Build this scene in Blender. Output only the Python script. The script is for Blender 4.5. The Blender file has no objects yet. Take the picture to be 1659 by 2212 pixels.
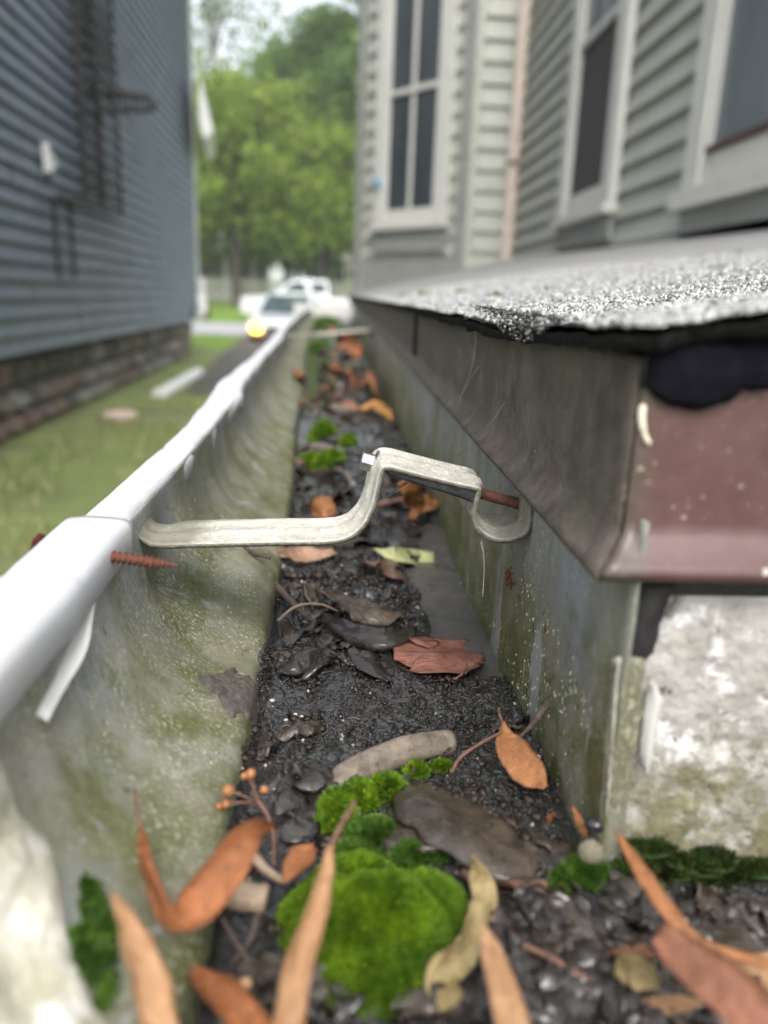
import bpy, math, random
import numpy as np
from mathutils import Matrix, Vector
rng = np.random.default_rng(7)
random.seed(7)
S = bpy.context.scene
COL = S.collection
# ------------------------------------------------------------------ camera
# The eye is the world origin (z = 0 is eye height); +Y runs along the gutter. Pixel pairs below are in a 1659 x 2212 frame.
F = 770 * 1659 / 768.; CX, CY = 829.5, 1106.
_r = math.radians(2.2); _x = (740 - CX) / F; _y = (CY - 640) / F
_R0 = _x * math.cos(_r) - _y * math.sin(_r); _U0 = _x * math.sin(_r) + _y * math.cos(_r)
_p = math.atan(_U0); _yaw = math.atan2(-_R0, _U0 * math.sin(_p) + math.cos(_p))
_right0 = np.array([math.cos(_yaw), -math.sin(_yaw), 0]); _fh = np.array([math.sin(_yaw), math.cos(_yaw), 0]); _z = np.array([0, 0, 1.])
FWD = _fh * math.cos(_p) - _z * math.sin(_p); _up0 = _fh * math.sin(_p) + _z * math.cos(_p)
RIGHT = math.cos(_r) * _right0 + math.sin(_r) * _up0; UP = -math.sin(_r) * _right0 + math.cos(_r) * _up0
cam = bpy.data.cameras.new('camera'); camo = bpy.data.objects.new('camera', cam); COL.objects.link(camo)
camo.matrix_world = Matrix(((RIGHT[0], UP[0], -FWD[0], 0), (RIGHT[1], UP[1], -FWD[1], 0), (RIGHT[2], UP[2], -FWD[2], 0), (0, 0, 0, 1)))
cam.sensor_fit = 'HORIZONTAL'; cam.sensor_width = 36; cam.lens = 770 / 768 * 36
cam.clip_start = 0.01; cam.clip_end = 2000
cam.dof.use_dof = True; cam.dof.focus_distance = 0.262; cam.dof.aperture_fstop = cam.lens / 3.6
S.camera = camo
# ------------------------------------------------------------------ world, sun, exposure
SUN_EL, SUN_AZ = math.radians(50), math.radians(178)
W = bpy.data.worlds.new('World'); S.world = W; W.use_nodes = True
nt = W.node_tree; nt.nodes.clear()
sky = nt.nodes.new('ShaderNodeTexSky'); sky.sky_type = 'NISHITA'; sky.sun_disc = False
sky.sun_elevation = SUN_EL; sky.sun_rotation = SUN_AZ; sky.air_density = 1.0; sky.dust_density = 4.0; sky.ozone_density = 1.0
hs = nt.nodes.new('ShaderNodeHueSaturation'); hs.inputs['Saturation'].default_value = 0.30
bg = nt.nodes.new('ShaderNodeBackground'); bg.inputs['Strength'].default_value = 0.15
out = nt.nodes.new('ShaderNodeOutputWorld')
nt.links.new(sky.outputs[0], hs.inputs['Color']); nt.links.new(hs.outputs[0], bg.inputs[0]); nt.links.new(bg.outputs[0], out.inputs[0])
sl = bpy.data.lights.new('sun', 'SUN'); sl.energy = 0.55; sl.angle = math.radians(20); sl.color = (1, .96, .9)
so = bpy.data.objects.new('sun', sl); COL.objects.link(so)
_sd = Vector((math.sin(SUN_AZ) * math.cos(SUN_EL), math.cos(SUN_AZ) * math.cos(SUN_EL), math.sin(SUN_EL)))
so.rotation_euler = _sd.to_track_quat('Z', 'Y').to_euler()
S.view_settings.view_transform = 'Standard'; S.view_settings.look = 'None'
S.view_settings.gamma = 1; S.view_settings.use_curve_mapping = False
S.view_settings.exposure = 1.42
S.cycles.max_bounces = 8
# ------------------------------------------------------------------ helpers
def ray(px, py): return FWD + RIGHT * (px - CX) / F + UP * (CY - py) / F
def P(px, py, X=None, Y=None, Z=None):
    d = ray(px, py)
    t = X / d[0] if X is not None else Y / d[1] if Y is not None else Z / d[2]
    return d * t
def hash2(ix, iy, seed):
    h = (ix.astype(np.int64) * 374761393 + iy.astype(np.int64) * 668265263 + seed * 974634777) & 0x7fffffff
    h = ((h ^ (h >> 13)) * 1274126177) & 0x7fffffff
    return ((h ^ (h >> 16)) & 0xffff) / 65535.
def vn(x, y, seed=0):
    x = np.asarray(x, float); y = np.asarray(y, float)
    ix = np.floor(x); iy = np.floor(y); fx = x - ix; fy = y - iy
    fx = fx * fx * (3 - 2 * fx); fy = fy * fy * (3 - 2 * fy)
    a = hash2(ix, iy, seed); b = hash2(ix + 1, iy, seed); c = hash2(ix, iy + 1, seed); d = hash2(ix + 1, iy + 1, seed)
    return (a * (1 - fx) + b * fx) * (1 - fy) + (c * (1 - fx) + d * fx) * fy
def fbm(x, y, oct=4, seed=0, gain=.5):
    s = 0; a = 1; t = 0
    for i in range(oct):
        s = s + a * vn(x * 2 ** i + 17.3 * i, y * 2 ** i - 9.1 * i, seed + i); t += a; a *= gain
    return s / t
def sstep(a, b, x):
    t = np.clip((np.asarray(x, float) - a) / (b - a), 0, 1); return t * t * (3 - 2 * t)
def mesh(name, V, Fc, uv=None, smooth=True):
    """V (n,3); Fc: array (m,3|4) or list of index tuples"""
    V = np.asarray(V, dtype=np.float32); me = bpy.data.meshes.new(name)
    if isinstance(Fc, np.ndarray):
        m, k = Fc.shape
        me.vertices.add(len(V)); me.vertices.foreach_set('co', V.ravel())
        me.loops.add(m * k); me.loops.foreach_set('vertex_index', Fc.astype(np.int32).ravel())
        me.polygons.add(m); me.polygons.foreach_set('loop_start', np.arange(0, m * k, k, dtype=np.int32))
        try: me.polygons.foreach_set('loop_total', np.full(m, k, dtype=np.int32))
        except Exception: pass
        me.update(calc_edges=True)
    else:
        me.from_pydata([tuple(map(float, v)) for v in V], [], [tuple(map(int, f)) for f in Fc]); me.update()
    if uv is not None:
        l = me.uv_layers.new(name='UVMap'); idx = np.empty(len(me.loops), dtype=np.int32); me.loops.foreach_get('vertex_index', idx)
        l.data.foreach_set('uv', np.asarray(uv, dtype=np.float32)[idx].ravel())
    if smooth: me.polygons.foreach_set('use_smooth', np.ones(len(me.polygons), dtype=bool))
    return me
def wloc(o):
    v = np.zeros(3)
    while o is not None: v = v + np.array(o.location); o = o.parent
    return v
def obj(name, V, Fc, mat, parent=None, uv=None, smooth=True, label=None, cat=None, group=None, kind=None, solid=None):
    V = np.asarray(V, float)
    base = wloc(parent) if parent is not None else np.array([V[:, 0].mean(), V[:, 1].mean(), V[:, 2].min()])
    o = bpy.data.objects.new(name, mesh(name, V - base, Fc, uv, smooth)); COL.objects.link(o)
    if parent is not None: o.parent = parent
    else: o.location = base
    if mat is not None: o.data.materials.append(mat)
    if solid:
        md = o.modifiers.new('Solidify', 'SOLIDIFY'); md.thickness = abs(solid); md.offset = -1 if solid > 0 else 1
    tag(o, label, cat, group, kind)
    return o
def tag(o, label=None, cat=None, group=None, kind=None):
    if label: o['label'] = label
    if cat: o['category'] = cat
    if group: o['group'] = group
    if kind: o['kind'] = kind
    return o
def thing(name, loc, label, cat, group=None):
    o = bpy.data.objects.new(name, None); COL.objects.link(o); o.location = tuple(map(float, loc)); o.empty_display_size = .05
    return tag(o, label, cat, group)
def inst(src, parent, loc, rot=None, scale=None):
    o = src.copy(); COL.objects.link(o); o.parent = parent; o.location = loc
    if rot: o.rotation_euler = rot
    if scale is not None: o.scale = scale
    return o
class MB:
    def __init__(s): s.v = []; s.f = []
    def add(s, V, Fc):
        n = len(s.v); s.v.extend([tuple(map(float, v)) for v in V]); s.f.extend([tuple(int(i) + n for i in f) for f in Fc]); return s
    def box(s, lo, hi, M=None):
        x0, y0, z0 = lo; x1, y1, z1 = hi
        V = np.array([(x0, y0, z0), (x1, y0, z0), (x1, y1, z0), (x0, y1, z0), (x0, y0, z1), (x1, y0, z1), (x1, y1, z1), (x0, y1, z1)])
        if M is not None: V = V @ M[0].T + M[1]
        return s.add(V, [(0, 3, 2, 1), (4, 5, 6, 7), (0, 1, 5, 4), (1, 2, 6, 5), (2, 3, 7, 6), (3, 0, 4, 7)])
    def tube(s, path, rad, n=8, cap=True):
        path = np.asarray(path, float); m = len(path)
        rad = np.full(m, rad) if np.isscalar(rad) else np.asarray(rad)
        T = np.gradient(path, axis=0); T /= np.linalg.norm(T, axis=1)[:, None] + 1e-12
        ref = np.array([0, 0, 1.]) if abs(T[0][2]) < .9 else np.array([1., 0, 0])
        V = []
        for i in range(m):
            a = np.cross(T[i], ref); a /= np.linalg.norm(a) + 1e-12; b = np.cross(a, T[i]); ref = b
            for k in range(n):
                t = 2 * math.pi * k / n; V.append(path[i] + rad[i] * (a * math.cos(t) + b * math.sin(t)))
        Fc = [(i * n + k, i * n + (k + 1) % n, (i + 1) * n + (k + 1) % n, (i + 1) * n + k) for i in range(m - 1) for k in range(n)]
        if cap: Fc += [tuple(range(n)), tuple(range((m - 1) * n, m * n))]
        return s.add(V, Fc)
    def prism(s, prof, a, b):
        """prof (n,3) at offset a, and b: two 3-vectors added"""
        prof = np.asarray(prof, float); n = len(prof)
        V = np.vstack([prof + a, prof + b])
        Fc = [(i, (i + 1) % n, n + (i + 1) % n, n + i) for i in range(n)] + [tuple(range(n))[::-1], tuple(range(n, 2 * n))]
        return s.add(V, Fc)
    def build(s, name, mat, parent=None, smooth=False, **k): return obj(name, s.v, s.f, mat, parent, smooth=smooth, **k)
def gridF(nu, nv):
    i = np.arange(nu * nv).reshape(nu, nv)
    return np.stack([i[:-1, :-1], i[1:, :-1], i[1:, 1:], i[:-1, 1:]], -1).reshape(-1, 4)
def crom(pts, n):
    pts = np.asarray(pts, float)
    if len(pts) == 2: return pts[0] + (pts[1] - pts[0]) * np.linspace(0, 1, n)[:, None]
    q = np.vstack([2 * pts[0] - pts[1], pts, 2 * pts[-1] - pts[-2]])
    seg = np.linalg.norm(np.diff(pts, axis=0), axis=1); cum = np.concatenate([[0], np.cumsum(seg)]); cum /= cum[-1]
    o = []
    for t in np.linspace(0, 1, n):
        i = min(np.searchsorted(cum, t, side='right') - 1, len(pts) - 2); i = max(i, 0)
        u = (t - cum[i]) / max(cum[i + 1] - cum[i], 1e-9)
        p0, p1, p2, p3 = q[i], q[i + 1], q[i + 2], q[i + 3]
        o.append(.5 * (2 * p1 + (p2 - p0) * u + (2 * p0 - 5 * p1 + 4 * p2 - p3) * u * u + (3 * p1 - p0 - 3 * p2 + p3) * u ** 3))
    return np.array(o)
# ------------------------------------------------------------------ material helper
class NT:
    def __init__(s, name):
        s.m = bpy.data.materials.new(name); s.m.use_nodes = True; s.t = s.m.node_tree; s.t.nodes.clear()
        s.o = s.t.nodes.new('ShaderNodeOutputMaterial'); s.b = s.t.nodes.new('ShaderNodeBsdfPrincipled'); s.t.links.new(s.b.outputs[0], s.o.inputs[0])
        s.tc = s.t.nodes.new('ShaderNodeTexCoord'); s.obj = s.tc.outputs['Object']; s.uv = s.tc.outputs['UV']
        s.geo = s.t.nodes.new('ShaderNodeNewGeometry'); s.pos = s.geo.outputs['Position']; s.isl = s.geo.outputs['Random Per Island']
    def L(s, a, inp):
        if isinstance(a, bpy.types.NodeSocket): s.t.links.new(a, inp)
        elif a is not None: inp.default_value = a
    def N(s, ty, **kw):
        n = s.t.nodes.new(ty)
        for k, v in kw.items(): setattr(n, k, v)
        return n
    def map(s, v, scale=(1, 1, 1), rot=(0, 0, 0), loc=(0, 0, 0)):
        n = s.N('ShaderNodeMapping'); s.L(v, n.inputs[0]); n.inputs['Scale'].default_value = scale; n.inputs['Rotation'].default_value = rot; n.inputs['Location'].default_value = loc
        return n.outputs[0]
    def noise(s, scale, detail=4, rough=.55, vec=None, dist=0, col=False):
        n = s.N('ShaderNodeTexNoise'); s.L(vec if vec is not None else s.pos, n.inputs['Vector'])
        n.inputs['Scale'].default_value = scale; n.inputs['Detail'].default_value = detail; n.inputs['Roughness'].default_value = rough; n.inputs['Distortion'].default_value = dist
        return n.outputs['Color' if col else 'Fac']
    def voro(s, scale, vec=None, feature='F1', out='Distance', rnd=1):
        n = s.N('ShaderNodeTexVoronoi', feature=feature); s.L(vec if vec is not None else s.pos, n.inputs['Vector']); n.inputs['Scale'].default_value = scale; n.inputs['Randomness'].default_value = rnd
        return n.outputs[out]
    def ramp(s, fac, stops, interp='LINEAR'):
        n = s.N('ShaderNodeValToRGB'); s.L(fac, n.inputs[0]); n.color_ramp.interpolation = interp
        e = n.color_ramp.elements
        while len(e) < len(stops): e.new(.5)
        for i, (p, c) in enumerate(stops):
            e[i].position = p; c = c if hasattr(c, '__len__') else (c, c, c); e[i].color = (*c[:3], 1)
        return n.outputs[0]
    def mix(s, fac, a, b, mode='MIX'):
        n = s.N('ShaderNodeMix', data_type='RGBA', blend_type=mode)
        s.L(fac, n.inputs[0])
        for v, i in ((a, 6), (b, 7)):
            if not isinstance(v, bpy.types.NodeSocket): v = (v if hasattr(v, '__len__') else (v, v, v)); v = (*v[:3], 1)
            s.L(v, n.inputs[i])
        return n.outputs[2]
    def math(s, op, a, b=0, c=0):
        n = s.N('ShaderNodeMath', operation=op); s.L(a, n.inputs[0]); s.L(b, n.inputs[1]); s.L(c, n.inputs[2]); return n.outputs[0]
    def sep(s, v):
        n = s.N('ShaderNodeSeparateXYZ'); s.L(v, n.inputs[0]); return n.outputs
    def bump(s, h, dist=.001, strength=1, prev=None):
        n = s.N('ShaderNodeBump'); s.L(h, n.inputs['Height']); n.inputs['Distance'].default_value = dist; n.inputs['Strength'].default_value = strength
        if prev is not None: s.L(prev, n.inputs['Normal'])
        return n.outputs[0]
    def fin(s, col, rough=.6, normal=None, spec=.5, metal=0, **kw):
        if not isinstance(col, bpy.types.NodeSocket): col = (*col[:3], 1)
        s.L(col, s.b.inputs['Base Color']); s.L(rough, s.b.inputs['Roughness']); s.L(metal, s.b.inputs['Metallic']); s.b.inputs['Specular IOR Level'].default_value = spec
        if normal is not None: s.L(normal, s.b.inputs['Normal'])
        for k, v in kw.items(): s.L(v, s.b.inputs[k])
        return s.m
def simple(name, col, rough=.6, var=.15, scale=20, bump=0, bscale=None, **kw):
    n = NT(name); f = n.noise(scale, 5, .6)
    c = n.mix(n.ramp(f, [(.3, 0), (.7, 1)]), tuple(v * (1 - var) for v in col), tuple(min(1, v * (1 + var)) for v in col))
    nm = n.bump(n.noise(bscale or scale * 3, 4), bump) if bump else None
    return n.fin(c, rough, nm, **kw)
# ================================================================== MATERIALS (near)
def m_gutter(name, algae=.55, green=1.):
    n = NT(name); p = n.pos
    st = n.map(p, (1, 1, .18))
    paint = n.mix(n.noise(60, 4, .6, st), (.175, .195, .22), (.285, .305, .33))
    olive = n.mix(n.noise(140, 5, .65, st), (.085, .088, .052), (.22, .216, .145))
    z = n.sep(p)[2]
    low = n.ramp(n.math('MULTIPLY_ADD', z, -14, -.95), [(0, 0), (1, 1)])
    cover = n.math('ADD', n.noise(26, 6, .62, st), n.math('MULTIPLY_ADD', low, .34, -.11))
    c = n.mix(n.ramp(cover, [(algae - .17, 0), (algae - .06, .55), (algae + .1, 1)]), paint, olive)
    grey = n.noise(38, 5, .6, n.map(p, (1, 1, .5), loc=(3, 1, 2)))
    c = n.mix(n.ramp(grey, [(.52, 0), (.68, .75)]), c, n.mix(n.noise(500, 3), (.21, .20, .175), (.38, .37, .32)))
    gm = n.ramp(n.math('ADD', n.noise(45, 5, .65), n.math('MULTIPLY', low, .28 * green)), [(.62, 0), (.82, .85)])
    c = n.mix(gm, c, n.mix(n.noise(300, 3), (.035, .045, .008), (.12, .13, .03)))
    wash = n.ramp(n.noise(48, 5, .6, n.map(p, (1, 1, .22), loc=(7, 2, 1)), dist=.6), [(.62, 0), (.67, .8)])
    c = n.mix(wash, c, (.28, .30, .325))
    # lichen specks and dark specks
    sp = n.ramp(n.noise(760, 4, .8, n.map(p, (1, 1, .7))), [(.53, 0), (.62, .85)])
    spm = n.ramp(n.noise(34, 4, .65), [(.40, 0), (.60, 1)])
    c = n.mix(n.math('MULTIPLY', sp, spm), c, n.mix(n.noise(90, 2), (.40, .40, .24), (.55, .54, .44)))
    dk = n.ramp(n.noise(300, 3, .7, n.map(p, (1, 1, .4), loc=(5, 5, 5))), [(.655, 0), (.70, .8)])
    c = n.mix(dk, c, (.05, .045, .03))
    bn = n.bump(n.noise(70, 3, .5), .0005, .6); bn = n.bump(n.noise(700, 4, .7), .0006, .8, bn)
    return n.fin(c, n.ramp(n.noise(60, 4), [(.3, .32), (.7, .68)]), bn, .5)
GUT = m_gutter('algae_gutter_metal', .50)
GUTB = m_gutter('algae_back_metal', .46, 1.25)
def m_white(name, base=(.74, .75, .76), dirt=.5):
    n = NT(name)
    d = n.ramp(n.noise(28, 6, .62), [(dirt, 0), (dirt + .28, 1)])
    c = n.mix(n.noise(9, 4, .6), tuple(v * .9 for v in base), base)
    c = n.mix(n.math('MULTIPLY', d, .5), c, (.55, .53, .43))
    s = n.ramp(n.noise(330, 3, .7, n.map(n.pos, (1, .35, 1))), [(.68, 0), (.73, .7)])
    c = n.mix(s, c, (.25, .24, .21))
    return n.fin(c, n.ramp(n.noise(40, 4), [(.3, .48), (.7, .68)]), n.bump(n.noise(90, 4), .0006, .6), .4)
WHITE = m_white('white_painted_aluminium', (.50, .51, .53), .46); WHITED = m_white('white_dirty_aluminium', (.52, .52, .50), .44)
def m_hanger():
    n = NT('weathered_zinc_strap'); st = n.map(n.pos, (.45, 1, 1))
    c = n.mix(n.ramp(n.noise(240, 6, .7, st), [(.3, 0), (.7, 1)]), (.28, .265, .215), (.50, .49, .44))
    c = n.mix(n.ramp(n.noise(60, 5, .65), [(.54, 0), (.74, .75)]), c, (.17, .155, .10))
    c = n.mix(n.ramp(n.noise(900, 3, .8), [(.57, 0), (.68, .7)]), c, (.14, .12, .07))
    c = n.mix(n.ramp(n.noise(700, 2, .6, n.map(n.pos, loc=(3, 3, 3))), [(.6, 0), (.68, .7)]), c, (.70, .70, .66))
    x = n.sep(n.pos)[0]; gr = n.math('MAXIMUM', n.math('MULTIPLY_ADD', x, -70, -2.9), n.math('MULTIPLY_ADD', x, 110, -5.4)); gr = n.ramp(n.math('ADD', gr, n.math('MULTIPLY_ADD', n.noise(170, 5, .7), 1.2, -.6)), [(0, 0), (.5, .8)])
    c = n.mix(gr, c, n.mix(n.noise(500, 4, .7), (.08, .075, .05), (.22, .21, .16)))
    return n.fin(c, n.ramp(n.noise(120, 4), [(.3, .35), (.7, .65)]), n.bump(n.noise(500, 4, .7), .0005, .8), .5)
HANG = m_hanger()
def m_rust(name, a=(.055, .022, .016), b=(.14, .052, .034), rough=.7):
    n = NT(name); c = n.mix(n.ramp(n.noise(400, 5, .7), [(.3, 0), (.7, 1)]), a, b)
    return n.fin(c, rough, n.bump(n.noise(900, 4), .0004, .8), .4)
RUST = m_rust('dark_rust'); RUSTR = m_rust('red_rust', (.055, .021, .014), (.17, .055, .032), .8)
STEEL = simple('grey_steel', (.20, .20, .21), .35, .35, 600, .0002, metal=.7)
def m_mud(name='wet_black_mud'):
    n = NT(name)
    a = n.noise(110, 6, .7); b = n.noise(420, 5, .7)
    c = n.mix(n.ramp(a, [(.3, 0), (.7, 1)]), (.004, .0034, .003), (.021, .018, .015))
    c = n.mix(n.ramp(b, [(.55, 0), (.75, .7)]), c, (.036, .031, .027))
    c = n.mix(n.ramp(n.noise(1300, 2, .6), [(.66, 0), (.72, .6)]), c, (.20, .18, .15))
    h = n.bump(n.noise(260, 5, .65), .0042, 1); h = n.bump(n.voro(760, rnd=1), .0014, .9, h); h = n.bump(n.noise(1300, 3, .7), .0008, .8, h)
    r = n.ramp(n.noise(70, 5, .7), [(.34, .06), (.66, .17)])
    return n.fin(c, r, h, 1.0, **{'Coat Weight': 1.0, 'Coat Roughness': .05})
MUD = m_mud()
def m_floor():
    n = NT('wet_grey_sheet')
    c = n.mix(n.ramp(n.noise(120, 6, .7), [(.3, 0), (.7, 1)]), (.055, .052, .048), (.115, .11, .10))
    c = n.mix(n.ramp(n.noise(900, 3, .7), [(.6, 0), (.72, .6)]), c, (.02, .018, .015))
    return n.fin(c, n.ramp(n.noise(60, 4), [(.35, .25), (.65, .5)]), n.bump(n.noise(900, 4, .7), .0004, .8), .5)
FLOORM = m_floor()
def m_lichenwall():
    n = NT('lichened_cream_metal'); z = n.sep(n.pos)[2]
    low = n.ramp(n.math('MULTIPLY_ADD', z, -16, -1.3), [(0, 0), (1, 1)])
    c = n.mix(n.ramp(n.noise(80, 6, .65), [(.3, 0), (.7, 1)]), (.28, .265, .24), (.50, .48, .445))
    lich = n.ramp(n.math('ADD', n.noise(95, 6, .7), n.math('MULTIPLY', low, .10)), [(.54, 0), (.6, 1)])
    c = n.mix(lich, c, n.mix(n.noise(200, 3), (.55, .54, .515), (.78, .77, .75)))
    g = n.ramp(n.math('ADD', n.noise(75, 6, .7, n.map(n.pos, loc=(2, 4, 1))), n.math('MULTIPLY', low, .40)), [(.58, 0), (.80, .92)])
    c = n.mix(g, c, n.mix(n.noise(240, 3), (.045, .05, .018), (.24, .215, .11)))
    d = n.ramp(n.noise(170, 3, .65, n.map(n.pos, loc=(9, 9, 9))), [(.665, 0), (.70, .85)])
    c = n.mix(d, c, (.06, .05, .045))
    return n.fin(c, .8, n.bump(n.voro(330), .0009, .5, n.bump(n.noise(170, 6, .7), .0028, .8)), .3)
LICH = m_lichenwall()
def m_seal():
    n = NT('old_sealant')
    c = n.mix(n.ramp(n.noise(60, 6, .65), [(.35, 0), (.65, 1)]), (.36, .34, .23), (.72, .70, .62))
    c = n.mix(n.ramp(n.noise(40, 4, .6, n.map(n.pos, loc=(1, 2, 3))), [(.55, 0), (.65, .8)]), c, (.85, .84, .81))
    return n.fin(c, .6, n.bump(n.noise(140, 5), .0015, .8), .4)
SEAL = m_seal()
# ================================================================== GUTTER
FZ, BX, CY0 = -.1365, .0645, .156
def shift_in(Y): return np.interp(Y, [.2, .31, .4, .54, .6, .74, .9, 1.2, 1.6, 3, 4.4], [0, -.0012, -.003, -.007, -.011, -.018, -.022, -.030, -.05, -.09, -.1])
def shift_out(Y): return np.interp(Y, [.2, .31, .4, .54, .6, .74, .9, 1.2, 1.6, 3, 4.4], [0, -.002, -.003, -.012, -.0165, -.019, -.0215, -.032, -.05, -.09, -.1])
PROF = crom([(-.0625, -.068), (-.0624, -.082), (-.0592, -.096), (-.0505, -.1075), (-.039, -.1148), (-.0305, -.1188), (-.0258, -.1222), (-.0244, -.128), (-.0230, -.1375)], 61)
def wallpt(s, Y):
    """inner face of the gutter front: s 0 lip .. 1 floor"""
    s = np.asarray(s, float); Y = np.asarray(Y, float); s, Y = np.broadcast_arrays(s, Y)
    k = s * 60; x = np.interp(k, np.arange(61), PROF[:, 0]); z = np.interp(k, np.arange(61), PROF[:, 1])
    led = np.exp(-((s - .66) / .17) ** 2); up = np.exp(-((s - .36) / .16) ** 2)
    x = x + shift_in(Y) + led * (.0022 * (fbm(Y * 22, s * 0 + 3.1, 3, 5) - .5) + .0030 * np.exp(-((Y - .335) / .030) ** 2) - .0022 * np.exp(-((Y - .235) / .020) ** 2))
    z = z + led * (.0062 * np.exp(-((Y - .312) / .032) ** 2) - .0036 * np.exp(-((Y - .238) / .020) ** 2) + .0014 * (fbm(Y * 30, s * 2, 3, 9) - .5))
    x = x + up * (.0052 * np.exp(-((Y - .302) / .020) ** 2) - .0066 * np.exp(-((Y - .260) / .015) ** 2) + .0025 * np.exp(-((Y - .20) / .025) ** 2) + .0012 * (fbm(Y * 12, s * 2, 2, 12) - .5))
    return np.stack([x, Y, z], -1)
gutter = thing('gutter', (0, .5, FZ), 'old algae stained metal rain gutter clogged with mud and leaves along the roof edge', 'gutter')
Ys = np.concatenate([np.arange(.04, .7, .0025), np.arange(.7, 4.3, .02)])
sv = np.linspace(0, 1, 61)
V = wallpt(sv[None, :], Ys[:, None]).reshape(-1, 3)
obj('front_wall', V, gridF(len(Ys), 61), GUT, gutter, solid=-.0008)
# second leg of the corner (runs right, under the camera)
Xs = np.arange(-.03, .9, .01); off = -.0245 - PROF[:, 0]
V = np.stack([np.repeat(Xs[:, None], 61, 1), np.repeat((.069 - off)[None], len(Xs), 0), np.repeat(PROF[None, :, 1], len(Xs), 0)], -1).reshape(-1, 3)
obj('front_wall', V, gridF(len(Xs), 61), GUT, gutter, solid=.0008)
# floor sheets
def flat(name, xs0, xs1, Y, z, mat, nx=14):
    u = np.linspace(0, 1, nx)
    X = xs0[:, None] * (1 - u) + xs1[:, None] * u; Yg = np.repeat(Y[:, None], nx, 1)
    Z = z + .0012 * (fbm(X * 40, Yg * 40, 3, 4) - .5)
    return obj(name, np.stack([X, Yg, Z], -1).reshape(-1, 3), gridF(len(Y), nx), mat, gutter)
Yf = np.concatenate([np.arange(.069, .8, .005), np.arange(.8, 4.31, .04)])
flat('floor_sheet', -.0250 + shift_in(Yf), np.full(len(Yf), BX + .0005), Yf, FZ, FLOORM)
Yf2 = np.arange(.069, .1562, .004)
flat('floor_sheet', np.full(len(Yf2), BX + .0005), np.full(len(Yf2), .9), Yf2, FZ, FLOORM, 60)
# back walls
Yb = np.concatenate([np.arange(.1500, .8, .004), np.arange(.8, 4.31, .04)]); zb = np.linspace(-.138, -.043, 40)
Yg, Zg = np.meshgrid(Yb, zb, indexing='ij'); Xg = BX + .0016 * (fbm(Yg * 14, Zg * 30, 3, 21) - .5)
obj('back_wall', np.stack([Xg, Yg, Zg], -1).reshape(-1, 3), gridF(len(Yb), 40)[:, ::-1], GUTB, gutter, solid=-.0008)
Xb = np.concatenate([np.arange(BX + .0035, .2, .0012), np.arange(.2, .9, .02)]); zb = np.linspace(-.150, -.0615, 90)
Xg, Zg = np.meshgrid(Xb, zb, indexing='ij')
lowf = sstep(-.095, -.135, Zg)
Yg = CY0 + .001 - (.0005 + .0030 * lowf) * (fbm(Xg * 190, Zg * 190, 4, 31)) - .002 * lowf
o = obj('back_wall', np.stack([Xg, Yg, Zg], -1).reshape(-1, 3), gridF(len(Xb), 90), LICH, gutter)
o['label'] = 'pale lichen crusted back wall of the side gutter'
# lips
def lip(name, Y, base, mat, drop, wav, zoff=0, hem=.009):
    q = []
    for i, y in enumerate(Y):
        xi, xo = base[0] + shift_in(y), base[1] + shift_out(y)
        w = wav * (fbm(np.array([y * 26]), np.array([.5]), 3, 41)[0] - .5); w2 = wav * (fbm(np.array([y * 18]), np.array([4.5]), 3, 43)[0] - .5)
        xi += w; zt = -.0662 + zoff + .5 * w2; h = hem * (1 + 2.2 * (fbm(np.array([y * 20]), np.array([8.5]), 2, 47)[0] - .5)) if wav > .003 else hem
        zt -= sum(d_ * math.exp(-((y - yc) / .0022) ** 2) for yc, d_ in ((.092, .0004), (.178, .0005), (.345, .0009), (.47, .0012), (.63, .0016), (.71, .0012), (.98, .002)))
        q.append([(xo, y, zt - drop), (xo - .0003, y, zt - .0022), (xo + .0003, y, zt - .0006), (xo + .0014, y, zt - .0001), (xo * .67 + xi * .33, y, zt + .0003 + w2 * .5), (xo * .33 + xi * .67, y, zt + .0002), (xi - .0022, y, zt - .0003), (xi - .0007, y, zt - .0011), (xi, y, zt - .0030), (xi - .0002 + w * .3, y, zt - h), (xi - .0016, y, zt - h - .0012), (xi - .0032, y, zt - h + .001)])
    q = np.array(q); return obj(name, q.reshape(-1, 3), gridF(len(Y), 12), mat, gutter, solid=-.0007)
lip('lip', np.arange(-.03, .2226, .003), (-.0602, -.0795), WHITE, .012, .0030, .0007, .0105)['label'] = 'nearer white lip overlapping the next length'
lip('lip', np.concatenate([np.arange(.2, .9, .004), np.arange(.9, 4.3, .02)]), (-.0622, -.0768), WHITE, .011, .0075, -.0009, .0085)['label'] = 'buckled white lip running away into the distance'
# bent hem flap under the near lip
fl = np.array([P(205, 1268, Y=.19), P(155, 1340, Y=.178), P(90, 1420, Y=.165), P(10, 1520, Y=.148)]); fl2 = np.array([P(205, 1283, Y=.189), P(190, 1395, Y=.170), P(142, 1485, Y=.157), P(104, 1556, Y=.146)])
fa, fb = crom(fl, 14), crom(fl2, 14); us = np.linspace(0, 1, 8)
V = (fa[:, None] * (1 - us)[None, :, None] + fb[:, None] * us[None, :, None]); V[..., 0] += .0012 * np.sin(us * 3.1)[None]
obj('hem_flap', V.reshape(-1, 3), gridF(14, 8), WHITED, gutter, solid=.0009)
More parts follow.
